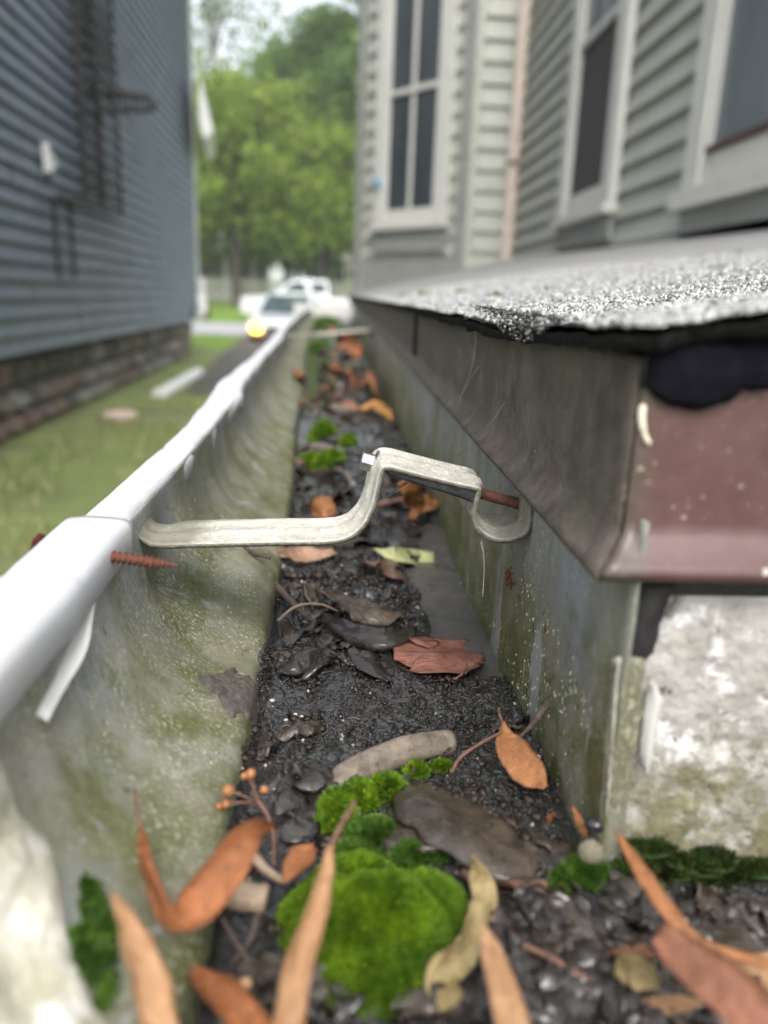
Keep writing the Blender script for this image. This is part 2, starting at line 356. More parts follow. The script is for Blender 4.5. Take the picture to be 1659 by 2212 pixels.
# corner sealant lapped over the front wall
ss = np.linspace(.02, .97, 90); tt = np.linspace(0, 1, 60)
edge = np.interp(ss, [0, .1, .24, .41, .47, .52, .57, .65, .8, 1], [.128, .128, .129, .129, .126, .120, .1125, .103, .094, .086]) + .002 * (fbm(ss * 9, ss * 0, 3, 51) - .5) * 2
Yg = .045 + (edge[:, None] - .045) * tt[None]; Sg = np.repeat(ss[:, None], 60, 1)
B0 = wallpt(Sg, Yg); dS = np.gradient(B0, axis=0); dT = np.gradient(B0, axis=1); nn = np.cross(dT, dS); nn /= np.linalg.norm(nn, axis=-1, keepdims=True) + 1e-12
nn *= np.sign(nn[..., :1] + 1e-9)
th = (.0018 + .0032 * fbm(Sg * 14, Yg * 120, 4, 53)) * (1 - tt[None] ** 14) * sstep(0, .05, Sg) * 1. + .00015
obj('sealed_corner', (B0 + nn * th[..., None]).reshape(-1, 3), gridF(90, 60), SEAL, gutter)['label'] = 'cream weathered sealant lapped over the near corner'
# torn corner strip where the two back walls meet
def ragged(name, px, Y, mat, wob=.0008, n=26, bend=.002):
    L = crom([P(a, y, Y=Y + dy) for a, b, y, dy in px], n); R = crom([P(b, y, Y=Y) for a, b, y, dy in px], n)
    u = np.linspace(0, 1, 8); V = L[:, None] * (1 - u)[None, :, None] + R[:, None] * u[None, :, None]
    V[..., 1] -= bend * np.sin(np.pi * u)[None]; V[:, 0, 0] += wob * (fbm(np.arange(n) * .7, np.zeros(n), 3, 61) - .5) * 2; V[:, -1, 0] += wob * (fbm(np.arange(n) * .7, np.ones(n) * 5, 3, 67) - .5) * 2
    return obj(name, V.reshape(-1, 3), gridF(n, 8), mat, gutter, solid=.0006)
DARK = simple('black_gap', (.012, .011, .012), .8, .3, 200)
GREYM = simple('grey_flaking_metal', (.16, .155, .145), .6, .4, 160, .0006)
ragged('corner_gap', [(1380, 1462, 1262, 0), (1358, 1432, 1330, 0), (1345, 1415, 1400, 0), (1335, 1385, 1440, 0)], CY0 - .0015, simple('dark_gap_metal', (.022, .021, .021), .7, .4, 160, spec=.2), .0004)
ragged('corner_strip', [(1330, 1392, 1425, .0), (1322, 1388, 1500, .0), (1312, 1374, 1600, .0), (1304, 1362, 1700, .0), (1296, 1350, 1800, .0), (1292, 1340, 1880, .0)], .1512, m_gutter('corner_strip_metal', .44, .9), .0010, bend=-.0012)
ragged('corner_ridge', [(1334, 1342, 1420, .0), (1326, 1333, 1500, .0), (1318, 1325, 1620, .0), (1308, 1314, 1760, .0)], .1500, simple('pale_ridge', (.33, .32, .27), .7, .4, 200), .0004, bend=.0003)
ragged('torn_flap', [(1398, 1412, 1470, .001), (1390, 1432, 1510, .001), (1382, 1422, 1560, .001), (1378, 1412, 1620, .001), (1385, 1400, 1660, .001)], CY0 - .0045, WHITED, .0007)
ragged('torn_flap', [(1455, 1480, 1285, .001), (1445, 1470, 1310, .001), (1432, 1448, 1330, .001)], CY0 - .004, GREYM, .0007, 12)
# far end piece
mb = MB(); mb.box((-.26, 4.3, -.105), (.20, 4.34, -.045)); mb.build('end_piece', WHITED, gutter)
# rust flakes and white runs on the back wall (uncountable)
mb = MB(); oct_f = [(0, 2, 4), (2, 1, 4), (1, 3, 4), (3, 0, 4), (2, 0, 5), (1, 2, 5), (3, 1, 5), (0, 3, 5)]
def lump(mb, c, r, sq=(1, 1, 1)):
    c = np.asarray(c); V = np.array([(1, 0, 0), (-1, 0, 0), (0, 1, 0), (0, -1, 0), (0, 0, 1), (0, 0, -1)]) * r * np.array(sq) * rng.uniform(.6, 1.4, (6, 1)); a = rng.uniform(0, 6.28)
    Rm = np.array([[math.cos(a), -math.sin(a), 0], [math.sin(a), math.cos(a), 0], [0, 0, 1]]); mb.add(V @ Rm.T + c, oct_f)
cR = P(1108, 1243, X=BX)
for i in range(34): lump(mb, cR + np.array([-.0012, rng.normal(0, .0035), rng.normal(0, .0022)]), rng.uniform(.0003, .0009), (.5, .8, 1.5))
for i in range(60):
    y = rng.uniform(.17, .32); z = rng.uniform(-.118, -.066); lump(mb, (BX - .0007, y, z), rng.uniform(.0003, .0007), (.5, .7, 2.2))
o = mb.build('rust_flakes', m_rust('flake_rust', (.05, .022, .01), (.22, .09, .03), .8), gutter, kind='stuff')
mb = MB()
for i in range(700):
    y = .158 + rng.exponential(.11); z = rng.uniform(-.132, -.06); lump(mb, (BX - .0006, y, z), rng.uniform(.0002, .0005), (.5, .8, 1.8))
for i in range(130):
    y = rng.uniform(.115, .6); s_ = rng.beta(3, 2); lump(mb, wallpt(s_, y), rng.uniform(.0002, .0005), (.8, 1, .9))
mb.build('lichen_specks', simple('pale_lichen', (.44, .42, .29), .8, .3, 300), gutter, kind='stuff')
# white lime run below the hanger
mb = MB(); q = crom([P(1040, 1170, X=BX - .0006), P(1047, 1200, X=BX - .0006), P(1044, 1235, X=BX - .0006)], 12); mb.tube(q, .00045, 5); mb.build('lime_run', simple('lime', (.62, .6, .55), .8), gutter)
# dark mud patch on the ledge
ss = np.linspace(.55, .93, 40); yy = np.linspace(.193, .240, 50); Sg, Yg = np.meshgrid(ss, yy, indexing='ij'); B0 = wallpt(Sg, Yg)
m = (sstep(.0, .35, 1 - np.hypot((Sg - .80) / .2, (Yg - .219) / .018) + .7 * (fbm(Sg * 30, Yg * 160, 4, 71) - .5)))
B0[..., 2] += -.002 + m * (.0026 + .0012 * fbm(Sg * 60, Yg * 700, 3, 73)); B0[..., 0] += -.001 + m * .0015
obj('mud_smear', B0.reshape(-1, 3), gridF(40, 50), m_rust('brown_silt', (.035, .030, .026), (.125, .11, .095), .8), gutter)
# ================================================================== HANGERS
def sweep_strap(path, y0, y1, nw=25, rib=.0009, mid=1.0):
    path = np.asarray(path); T = np.gradient(path, axis=0); T[:, 1] = 0; T /= np.linalg.norm(T, axis=1)[:, None]
    Nn = np.stack([-T[:, 2], T[:, 1] * 0, T[:, 0]], -1)
    w = np.linspace(0, 1, nw); prof = 1.9 * rib * (np.exp(-((w - .32) / .10) ** 2) + np.exp(-((w - .70) / .10) ** 2)) - .0008 * (abs(2 * w - 1) ** 8)
    fade = np.sin(np.linspace(0, np.pi, len(path))) ** .35
    V = path[:, None, :] + Nn[:, None, :] * (prof[None, :] * fade[:, None])[..., None]
    tp = .62 + .38 * sstep(0, .085, np.linspace(0, 1, len(path))); V[..., 1] = y0 + (y1 - y0) * w[None] * tp[:, None]
    # narrow a touch towards the ends
    return V.reshape(-1, 3), gridF(len(path), nw)
hpx = [(295, 1144), (303, 1157), (318, 1168), (342, 1174), (450, 1171), (600, 1167), (705, 1165), (752, 1155), (782, 1128), (799, 1092), (808, 1055), (815, 1022), (824, 1006), (846, 1004), (900, 1018), (990, 1040), (1030, 1049), (1043, 1058), (1041, 1075), (1033, 1105), (1035, 1130), (1050, 1150), (1076, 1161), (1106, 1160), (1128, 1151), (1139, 1135), (1142, 1100), (1142, 1050), (1140, 1012)]
HY0, HY1 = .238, .266
hp = crom([P(a, b, Y=HY0) for a, b in hpx], 150)
hanger = thing('gutter_hanger', (0, .25, -.08), 'bent pale metal hanger strap with hex screw bridging the gutter in focus', 'gutter hanger', 'hangers across the gutter')
V, Fc = sweep_strap(hp, HY0, HY1)
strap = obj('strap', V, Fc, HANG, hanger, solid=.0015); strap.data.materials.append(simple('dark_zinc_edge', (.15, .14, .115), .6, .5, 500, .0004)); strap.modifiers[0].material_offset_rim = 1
# turned down flange along the front edge of the raised plate
fa = crom([P(a, b, Y=HY0 + .0012) for a, b in [(836, 1012), (900, 1024), (990, 1046), (1036, 1056)]], 24); fb = crom([P(a, b, Y=HY0 + .0022) for a, b in [(838, 1022), (905, 1044), (990, 1072), (1030, 1088)]], 24); us = np.linspace(0, 1, 5)
obj('plate_flange', (fa[:, None] * (1 - us)[None, :, None] + fb[:, None] * us[None, :, None]).reshape(-1, 3), gridF(24, 5), simple('shaded_steel', (.035, .036, .04), .6, .4, 300, .0004), hanger, solid=.0008)  # near-black colour paints the flange's shade into the material
def screw(parent, a, b, headr=.0031):
    a, b = np.asarray(a), np.asarray(b); d = (b - a) / np.linalg.norm(b - a)
    h = MB(); h.tube([a - d * .0042, a - d * .0040, a], [headr * .93, headr, headr], 6); h.tube([a - d * .0002, a + d * .0004, a + d * .0010], [headr * .9, headr * 1.5, headr * 1.5], 20)
    hd = h.build('screw_head', STEEL, parent)
    s = MB(); L = np.linspace(0, 1, 90); s.tube(a + (b - a) * L[:, None], .0019 + .00012 * np.sin(L * 260), 10); s.build('screw_shank', RUST, parent, smooth=True)
    return hd
sa, sb = P(806, 1001, Y=.249), P(1112, 1086, Y=.249)
screw(hanger, sa, sb + (sb - sa) * .06)
for k, (yy, zz, tilt, lb) in enumerate([(1.5, .012, .0, 'far pale hanger strap crossing the gutter beyond the orange leaf heap')]):
    h2 = thing('gutter_hanger', (-.01, yy, -.08), lb, 'gutter hanger', 'hangers across the gutter')
    q = crom([(-.118, yy, -.066), (-.116, yy, -.073), (-.108, yy, -.076), (-.02, yy, -.069), (.0, yy, -.066), (.052, yy, -.060), (.058, yy, -.064), (.059, yy, -.074), (.0625, yy, -.074), (.0632, yy, -.055)], 60)
    V, Fc = sweep_strap(q, yy, yy + .028); obj('strap', V, Fc, HANG, h2, solid=.0012); screw(h2, (-.004, yy + .012, -.0685), (.064, yy + .012, -.0685))
mb = MB()
for i in range(46):
    t = rng.random(); lump(mb, P(236 + 34 * t + rng.normal(0, 3), 1178 - 34 * t + rng.normal(0, 5), Y=.2215) + np.array([0, rng.normal(0, .001), 0]), rng.uniform(.0006, .0016))
mb.build('seam_sealant', simple('aged_sealant', (.48, .46, .38), .7, .3, 300, .0008), gutter, smooth=True)
# rusty screw through the front
rs = thing('rusty_screw', P(250, 1212, Y=.196), 'red rusty screw poking through the gutter front below the white lip', 'screw')
a, b = P(80, 1180, Y=.206), P(386, 1222, Y=.196); L = np.linspace(0, 1, 240); d = b - a
mb = MB(); rad = (.00125 + .00055 * (np.sin(L * 2 * np.pi * 26) ** 3)) * (1 - .75 * sstep(.82, 1, L)); mb.tube(a + d * L[:, None], rad, 12); mb.build('threaded_shank', RUSTR, rs, smooth=True)
mb = MB(); mb.tube([a, a + d * .012, a + d * .02], [.003, .004, .0035], 8); mb.build('screw_head', RUSTR, rs)
def ball(name, label, c, r, mat, sq=(1, 1, 1), cat='', seed=0, amp=.3):
    th_ = np.linspace(.02, np.pi - .02, 14); ph = np.linspace(0, 2 * np.pi, 20); A, B_ = np.meshgrid(th_, ph, indexing='ij')
    rr = r * (1 + amp * (fbm(np.cos(B_) * 2 + 5 + seed, np.cos(A) * 2 + np.sin(B_) * 2, 3, 5) - .5))
    V = np.stack([np.sin(A) * np.cos(B_) * sq[0], np.sin(A) * np.sin(B_) * sq[1], np.cos(A) * sq[2]], -1) * rr[..., None]
    return obj(name, V.reshape(-1, 3) + np.asarray(c), gridF(14, 20), mat, label=label, cat=cat)
def m_moss(name, a, b):
    n = NT(name); c = n.mix(n.isl, a, b); c = n.mix(n.ramp(n.noise(150, 4), [(.35, 0), (.65, 1)]), tuple(x * .6 for x in a), c); c = n.mix(n.ramp(n.noise(62, 3, .6), [(.44, 0), (.56, 1)]), n.mix(.45, c, (.05, .13, .015)), c); c = n.mix(n.ramp(n.noise(230, 4, .7, n.map(n.pos, loc=(4, 1, 2))), [(.66, 0), (.74, .7)]), c, (.22, .20, .06))
    n.fin(c, .5, None, .4); tr = n.N('ShaderNodeBsdfTranslucent'); n.L(c, tr.inputs[0]); ms = n.N('ShaderNodeMixShader'); ms.inputs[0].default_value = .4
    n.t.links.new(n.b.outputs[0], ms.inputs[1]); n.t.links.new(tr.outputs[0], ms.inputs[2]); n.t.links.new(ms.outputs[0], n.o.inputs[0]); return n.m
MOSS = m_moss('bright_moss', (.14, .27, .010), (.34, .50, .03)); MOSSD = m_moss('deep_moss', (.06, .14, .015), (.20, .33, .06))
MOSSB = simple('moss_base', (.03, .06, .008), .9)
# ================================================================== GROUND, ROAD
def gz(X, Y):
    Y = np.asarray(Y, float); X = np.asarray(X, float)
    return -1.13 - .12 * sstep(13, 23, Y) + .75 * sstep(34, 50, Y) + .02 * (fbm(X * .8, Y * .8, 3, 5) - .5)
n = NT('lawn'); c = n.mix(n.ramp(n.noise(1.3, 6, .7), [(.35, 0), (.65, 1)]), (.14, .17, .065), (.24, .29, .11)); c = n.mix(n.ramp(n.noise(.7, 5, .65, n.map(n.pos, loc=(4, 2, 0))), [(.5, 0), (.7, .8)]), c, (.20, .18, .12))
Yp = n.sep(n.pos)[1]; far_ = n.ramp(n.math('MULTIPLY_ADD', Yp, .1, -1.5), [(0, 0), (.4, 1)]); c = n.mix(far_, c, n.mix(n.ramp(n.noise(.9, 5), [(.35, 0), (.65, 1)]), (.09, .17, .02), (.20, .30, .05)))
LAWN = n.fin(c, .9, n.bump(n.noise(40, 5, .7), .03, 1), .2)
def sheet(name, X, Y, zf, mat, **k):
    Xg, Yg = np.meshgrid(X, Y, indexing='ij'); return obj(name, np.stack([Xg, Yg, zf(Xg, Yg)], -1).reshape(-1, 3), gridF(len(X), len(Y)), mat, **k)
def span(*a): return np.concatenate([np.linspace(*s) for s in a])
sheet('lawn', np.unique(span((-900, -60, 10), (-60, -10, 14), (-10, 6, 40), (6, 60, 14), (60, 900, 10))), np.unique(span((-900, -10, 8), (-10, 60, 140), (60, 1500, 12))), gz, LAWN, kind='structure')
ROADM = simple('road_asphalt', (.30, .30, .30), .8, .12, 6, .004, 60)
sheet('road', np.linspace(-60, 60, 40), np.linspace(23.5, 33, 8), lambda X, Y: gz(X * 0 + 1, Y) + .03, ROADM, kind='structure')
DRIVE = simple('dirt_path', (.075, .07, .06), .9, .35, 3, .01, 60)
u = np.linspace(0, 1, 30); Yd = 8.8 + u * 14.4
Lx = np.interp(Yd, [8.8, 12, 23.2], [-1.75, -2.0, -2.9]); Rx = Lx + np.interp(Yd, [8.8, 10, 14, 23.2], [.2, 1.1, 1.2, 1.6]); w = np.linspace(0, 1, 6)
Xg = Lx[:, None] * (1 - w) + Rx[:, None] * w; Yg = np.repeat(Yd[:, None], 6, 1)
obj('path', np.stack([Xg, Yg, gz(Xg, Yg) + .02], -1).reshape(-1, 3), gridF(30, 6), DRIVE, kind='structure')
# grass blades near the alley: one mass
ng = 26000; gx = rng.uniform(-2.2, -.15, ng); gy = 1.6 + 12 * rng.random(ng) ** 1.4; a = rng.uniform(0, 6.28, ng); h = rng.uniform(.03, .08, ng); keep = (fbm(gx * 2, gy * 2, 3, 8) > .40) & ~((gy > 8.6) & (gx < -.5)); gx, gy, a, h = gx[keep], gy[keep], a[keep], h[keep]; ng = len(gx)
g0 = np.stack([gx, gy, gz(gx, gy)], -1); dx = np.stack([np.cos(a), np.sin(a), 0 * a], -1) * .006; tp = g0 + np.stack([rng.normal(0, .02, ng), rng.normal(0, .02, ng), h], -1)
nG = NT('grass_blade'); GR = nG.fin(nG.ramp(nG.isl, [(0, (.12, .16, .06)), (.55, (.20, .26, .09)), (.8, (.28, .28, .12)), (1, (.34, .27, .16))]), .6, None, .3)
obj('grass', np.stack([g0 - dx, g0 + dx, tp], 1).reshape(-1, 3), np.arange(ng * 3).reshape(-1, 3), GR, kind='stuff', smooth=False)
# ================================================================== LEFT HOUSE
_d = ray(690, 640); LU = np.array([_d[0], _d[1], 0]); LU /= np.linalg.norm(LU); LN = np.array([LU[1], -LU[0], 0]); LC = -2.2
def PL(px, py, off=0.): d = ray(px, py); return d * ((LC + off) / (d @ LN))
def SL(px, py, off=0.): q = PL(px, py, off); return q @ LU, q[2]
def W3(s, o, z): return LU * s + LN * (LC + o) + np.array([0, 0, z])
MLW = np.stack([LU, LN, np.array([0, 0, 1.])], 1)
def wb(mb, s0, s1, o0, o1, z0, z1): return mb.box((s0, o0, z0), (s1, o1, z1), (MLW, LN * LC))
BLUE = NT('blue_grey_siding'); st_ = BLUE.map(BLUE.pos, (.5, .5, 6))
cB = BLUE.mix(BLUE.ramp(BLUE.noise(5, 5, .6), [(.3, 0), (.7, 1)]), (.102, .130, .166), (.150, .178, .218)); cB = BLUE.mix(BLUE.ramp(BLUE.noise(3.2, 4, .7, BLUE.map(BLUE.pos, loc=(3, 1, 7))), [(.56, 0), (.68, .75)]), cB, (.045, .062, .078))
BLUE = BLUE.fin(cB, .55, None, .4)
S0, S1 = 2.2, SL(427, 690)[0]; ZB = -.50; EXP = .132
nh = thing('neighbour_house', W3((S0 + S1) / 2, 0, -1.15), 'blue grey clapboard house on a rough stone foundation along the left', 'house')
mb = MB(); wb(mb, S0, S1, -4.5, -.03, ZB + .02, 5.2); mb.build('wall', simple('wall_core', (.05, .06, .07), .8), nh)
def board(name, s0, s1, z, exp, mat, parent, tob=W3, b=.010):
    V = [tob(s0, -.0285, z + exp + .01), tob(s1, -.0285, z + exp + .01), tob(s0, b, z + .004), tob(s1, b, z + .004), tob(s0, b - .002, z), tob(s1, b - .002, z), tob(s0, -.03, z), tob(s1, -.03, z)]
    return obj(name, V, [(0, 2, 3, 1), (2, 4, 5, 3), (4, 6, 7, 5), (0, 1, 7, 6), (0, 6, 4, 2), (1, 3, 5, 7)], mat, parent, smooth=False)
nb = int((5.1 - ZB) / EXP); b0 = board('siding_board', S0, S1, ZB, EXP, BLUE, nh)
for i in range(1, nb): inst(b0, nh, (0, 0, i * EXP))
# foundation
mb = MB(); wb(mb, S0, S1 - .02, -4.5, -.16, -1.35, ZB + .015); mb.build('foundation', simple('dark_mortar', (.085, .078, .068), .9, .4, 6), nh)
STN = [simple('stone_%s' % k, c, .9, .3, 7, .012, 30) for k, c in zip(('brown', 'grey', 'dark', 'rust'), ((.17, .148, .125), (.23, .22, .20), (.10, .092, .083), (.19, .14, .115)))]
z = -1.32; proto = {}
while z < ZB - .02:
    hh = min(rng.uniform(.15, .26), ZB - .005 - z); hh = hh if ZB - (z + hh) > .09 else ZB - .005 - z; s = S0 + rng.uniform(-.1, 0)
    while s < S1 - .05:
        ww = rng.uniform(.2, .5); ww = min(ww, S1 - .03 - s)
        if ww > .06 and s > 3:
            key = (rng.integers(4), rng.integers(3))
            if key not in proto:
                m = MB(); nu_ = 5; th_ = np.linspace(-1, 1, 5); A, Bq = np.meshgrid(th_, th_, indexing='ij'); dep = .09 * (1 - np.maximum(abs(A), abs(Bq)) ** 4) * (.75 + .5 * fbm(A * 2 + key[1] * 5, Bq * 2 + key[0] * 3, 2, 4))
                V = np.stack([A * .5 * (1 + .05 * np.sin(Bq * 3)), dep, Bq * .5 * (1 + .06 * np.cos(A * 4))], -1).reshape(-1, 3)
                m.add(V @ MLW.T, gridF(5, 5)[:, ::-1].tolist()); me = mesh('stone', m.v, m.f, smooth=False); me.materials.append(STN[key[0]]); proto[key] = me
            o = bpy.data.objects.new('stone', proto[key]); COL.objects.link(o); o.parent = nh; q = W3(s + ww / 2, -.165, z + hh / 2) - wloc(nh); o.location = q
            yw = math.atan2(LU[1], LU[0]); Rz = Matrix.Rotation(yw, 3, 'Z'); o.scale = (1, 1, 1)
            o.matrix_local = Matrix.Translation(Vector(q)) @ (Rz @ Matrix.Diagonal((ww - .03, 1, hh - .03)) @ Rz.inverted()).to_4x4()
        s += ww
    z += hh
PALE = simple('pale_grey_trim', (.42, .44, .42), .6, .1, 8); WHT = simple('white_trim', (.60, .61, .60), .5, .08, 8)
mb = MB(); wb(mb, S1 - .02, S1 + .12, -.08, .022, ZB - .02, 5.2); mb.build('corner_board', PALE, nh)
# porch eave sticking out beyond the corner
ez = [PL(430, 150, .0), PL(430, 300, 0)]; s_e = S1 + .35; q1 = P(432, 160, Y=13.6); q2 = P(461, 285, Y=13.6); q3 = P(440, 300, Y=13.6); q4 = P(430, 262, Y=13.6)
mb = MB(); mb.prism([q1, q2, q3, q4], np.zeros(3), np.array([-.3, 2.2, 0])); mb.build('eave', WHT, nh)
wc = W3(S1 + .03, .10, 0); qd = PL(412, 660, .1)
mb = MB(); c = crom([W3(S1 - .05, .07, qd[2] + .45), W3(S1 - .05, .07, qd[2] + .12), W3(S1 - .25, .12, qd[2] - .06), W3(S1 - .62, .14, qd[2] - .16)], 14); mb.tube(c, .085, 8); mb.build('downspout_elbow', WHT, nh)
# vent hood
IRON0 = simple('dark_vent_pipe', (.03, .032, .035), .6)
vs, vz = SL(97, 345); vh = thing('vent_hood', W3(vs, 0, vz), 'white pointed vent hood on the blue grey siding', 'vent')
mb = MB(); wb(mb, vs + .0, vs + .08, -.005, .015, vz - .17, vz - .08); mb.build('back_plate', IRON0, vh)
mb = MB(); A_ = [W3(vs - .10, .015, vz + .11), W3(vs + .11, .015, vz - .03), W3(vs - .08, .015, vz - .10)]; mb.prism(A_, np.zeros(3), LN * .05); mb.build('hood', WHT, vh)
# wrought iron trellis
IRON = m_rust('black_iron', (.008, .008, .010), (.022, .019, .019), .6)
tr = thing('lattice_mast', PL(205, 440, .1), 'dark metal lattice mast with a side bracket against the blue grey wall', 'mast')
def tb(name, pts, r, n=6): m = MB(); m.tube(np.array([W3(s, o, z) for s, o, z in pts]), r, n); return m.build(name, IRON, tr)
sA, zA = SL(186, 440, .1); sB, _ = SL(222, 440, .1); sC, _ = SL(262, 430, .1); ztop = SL(205, 0, .1)[1] + .9
for s_, o_, r_ in ((sA, .10, .024), (sB, .10, .032), (sC, .10, .014)): tb('upright', [(s_, o_, zA), (s_, o_, ztop)], r_)
rb = None
for sa_, sb_, nn_ in ((sA, sB, 20), (sB, sC, 20)):
    for i in range(nn_):
        zc = zA + (i + .5) * (ztop - zA) / nn_; hh = (ztop - zA) / nn_ * .48; t = np.linspace(0, 2 * np.pi, 13); wv = (sb_ - sa_) * .46
        pts = [((sa_ + sb_) / 2 + wv * math.sin(x), .10, zc + hh * math.cos(x)) for x in t]
        if i == 0: rb = tb('lattice_brace', pts, .013, 5); z_0 = zc
        else: inst(rb, tr, (0, 0, zc - z_0))
qa = PL(205, 215, .1); pa = lambda x, y: P(x, y, Y=qa[1])
def tb2(name, pts, r, n=6): m = MB(); m.tube(np.array(pts), r, n); return m.build(name, IRON, tr)
tb2('arm', [pa(184, 196), pa(250, 199), pa(318, 209), pa(334, 217), pa(338, 226), pa(333, 234), pa(318, 238), pa(250, 241), pa(184, 243)], .022)
for i in range(8):
    xc = 236 + i * 12; hy = 17 - i * .8; t = np.linspace(0, 2 * np.pi, 11); tb2('lattice_brace', [pa(xc + 6 * math.sin(x), 220 + i * .6 + hy * math.cos(x)) for x in t], .009, 5)
sD, zD = SL(128, 430, .1); sF, zF = SL(232, 443, .1)
tb('foot_rail', [(sD, .1, SL(128, 428, .1)[1]), (sB + .05, .1, SL(226, 445, .1)[1])], .032)
zL = SL(140, 600, .1)[1]
for s_ in (SL(130, 500, .1)[0], SL(165, 500, .1)[0]): tb('leg', [(s_, .06, zL), (s_, .06, SL(140, 432, .1)[1])], .018)
# objects on the alley
q = P(387, 828, Z=-1.09); ex = thing('downspout_extension', q, 'white downspout extension lying on the ground along the stone foundation', 'downspout')
mb = MB(); a_, b_ = P(348, 852, Z=-1.10), P(428, 805, Z=-1.10); mb.tube(crom([a_, b_], 8), .075, 8); mb.build('pipe', WHT, ex); mb = MB(); d_ = (a_ - b_) / np.linalg.norm(a_ - b_); mb.tube([a_ - d_ * .02, a_ + d_ * .06], [.085, .085], 8); mb.build('pipe_collar', WHT, ex)
ball('flat_stone', 'flat pinkish pale stone lying on the grass by the foundation', P(260, 898, Z=-1.10), .12, simple('pink_stone', (.42, .33, .29), .8, .15, 12), (1.35, 1.3, .4), 'stone', 2)
pq = P(442, 690, Z=-1.17); fp = thing('flower_pot', pq, 'dark pot of red flowers past the corner of the blue grey house', 'plant pot')
mb = MB(); mb.tube([pq, pq + (0, 0, .3), pq + (0, 0, .32)], [.18, .26, .24], 12); mb.build('pot', simple('dark_pot', (.03, .03, .035), .5), fp)
mb = MB()
for i in range(70):
    c = pq + np.array([rng.normal(0, .13), rng.normal(0, .13), .50 + rng.normal(0, .10)]); mb.add(c + rng.normal(0, .05, (4, 3)), [(0, 1, 2), (0, 2, 3)])
mb.build('flowers', simple('red_petal', (.34, .03, .04), .6), fp, kind='stuff')
# ================================================================== RIGHT HOUSE
EX0, EY0 = .053, .1465
hs_ = thing('house', (1.35, 4, -1.15), 'grey green clapboard house with tall white windows above a low asphalt roof', 'house')
def roofz(X, Y): return -.0068 + (X - EX0) * (.158 + .0153 * np.minimum(Y, 7.6)) + .0029 * Y + .0034 * np.exp(-((Y - .14) / .055) ** 2)
def m_roof():
    n = NT('asphalt_roofing'); c = n.ramp(n.noise(520, 3, .7), [(.38, (.04, .04, .042)), (.5, (.21, .21, .205)), (.66, (.46, .46, .445))])
    c = n.mix(n.ramp(n.noise(8, 5, .65), [(.45, 0), (.7, .6)]), c, (.30, .29, .27)); c = n.mix(n.ramp(n.noise(26, 5, .7), [(.58, 0), (.7, .7)]), c, (.10, .095, .085))
    return n.fin(c, .75, n.bump(n.noise(420, 4, .7), .0012, 1), .4)
ROOFM = m_roof(); FELT_SHADE = simple('felt_shade_black', (.016, .0155, .016), .85, .5, 300, .0012, spec=.15)
def edgex(Y): return EX0 + .010 * (fbm(Y * 16, Y * 0 + 2, 4, 33) - .5) * np.clip(.5 + .6 * np.exp(-Y / .6), 0, 1) - .002 * np.exp(-((Y - .225) / .012) ** 2)
def edgey(X): return EY0 + .007 * (fbm(X * 60, X * 0 + 7, 4, 35) - .5) - .006 * np.exp(-((X - EX0 - .006) / .003) ** 2)
ny = np.concatenate([np.arange(0, .9, .0035), np.arange(.9, 7.6, .05)]); nx = np.concatenate([np.arange(0, .12, .0015), np.arange(.12, .5, .012), np.linspace(.5, 1.3, 14)])
def roofpts(dz, sh=0.):
    Yg = ny[:, None] + 0 * nx[None]; Xg = 0 * ny[:, None] + nx[None]
    X = edgex(Yg + EY0) * np.exp(-Xg / .03) + EX0 * (1 - np.exp(-Xg / .03)) + Xg; Y = Yg + edgey(EX0 + Xg) * np.exp(-Yg / .03) + EY0 * (1 - np.exp(-Yg / .03))
    e = np.minimum(X - EX0, Y - EY0); Z = roofz(X, Y) + .0020 * (fbm(X * 60, Y * 60, 3, 37) - .5) - .0008 * np.exp(-np.maximum(e, 0) / .004) + dz
    return X + sh, Y + sh, Z
X, Y, Z = roofpts(0); nY, nX = X.shape; Vt = np.stack([X, Y, Z], -1).reshape(-1, 3)
rf_ = obj('roof', Vt, gridF(nY, nX)[:, ::-1], ROOFM, hs_); rf_.data.materials.append(FELT_SHADE); mi = np.zeros((nY - 1, nX - 1), np.int32); mi[:, :2] = 1; mi[:260, 2] = (rng.random(min(260, nY - 1)) < .6)[:len(mi[:260, 2])]; rf_.data.polygons.foreach_set('material_index', mi.ravel())
X2, Y2, Z2 = roofpts(-.0016, .0006); Z3 = Z2 - .0022 - .0022 * fbm(X2 * 90, Y2 * 60, 3, 39)
# felt underlay: slab whose rim shows under the granules
Vb = np.concatenate([np.stack([X2, Y2, Z2], -1).reshape(-1, 3), np.stack([X2 + .001, Y2 + .001, Z3], -1).reshape(-1, 3)]); G = gridF(nY, nX); N0 = nY * nX; idx = np.arange(N0).reshape(nY, nX)
rim = [np.stack([idx[:-1, 0], idx[1:, 0], idx[1:, 0] + N0, idx[:-1, 0] + N0], -1), np.stack([idx[0, 1:], idx[0, :-1], idx[0, :-1] + N0, idx[0, 1:] + N0], -1)]
obj('roof_felt', Vb, np.concatenate([G + N0] + rim), FELT_SHADE, hs_)
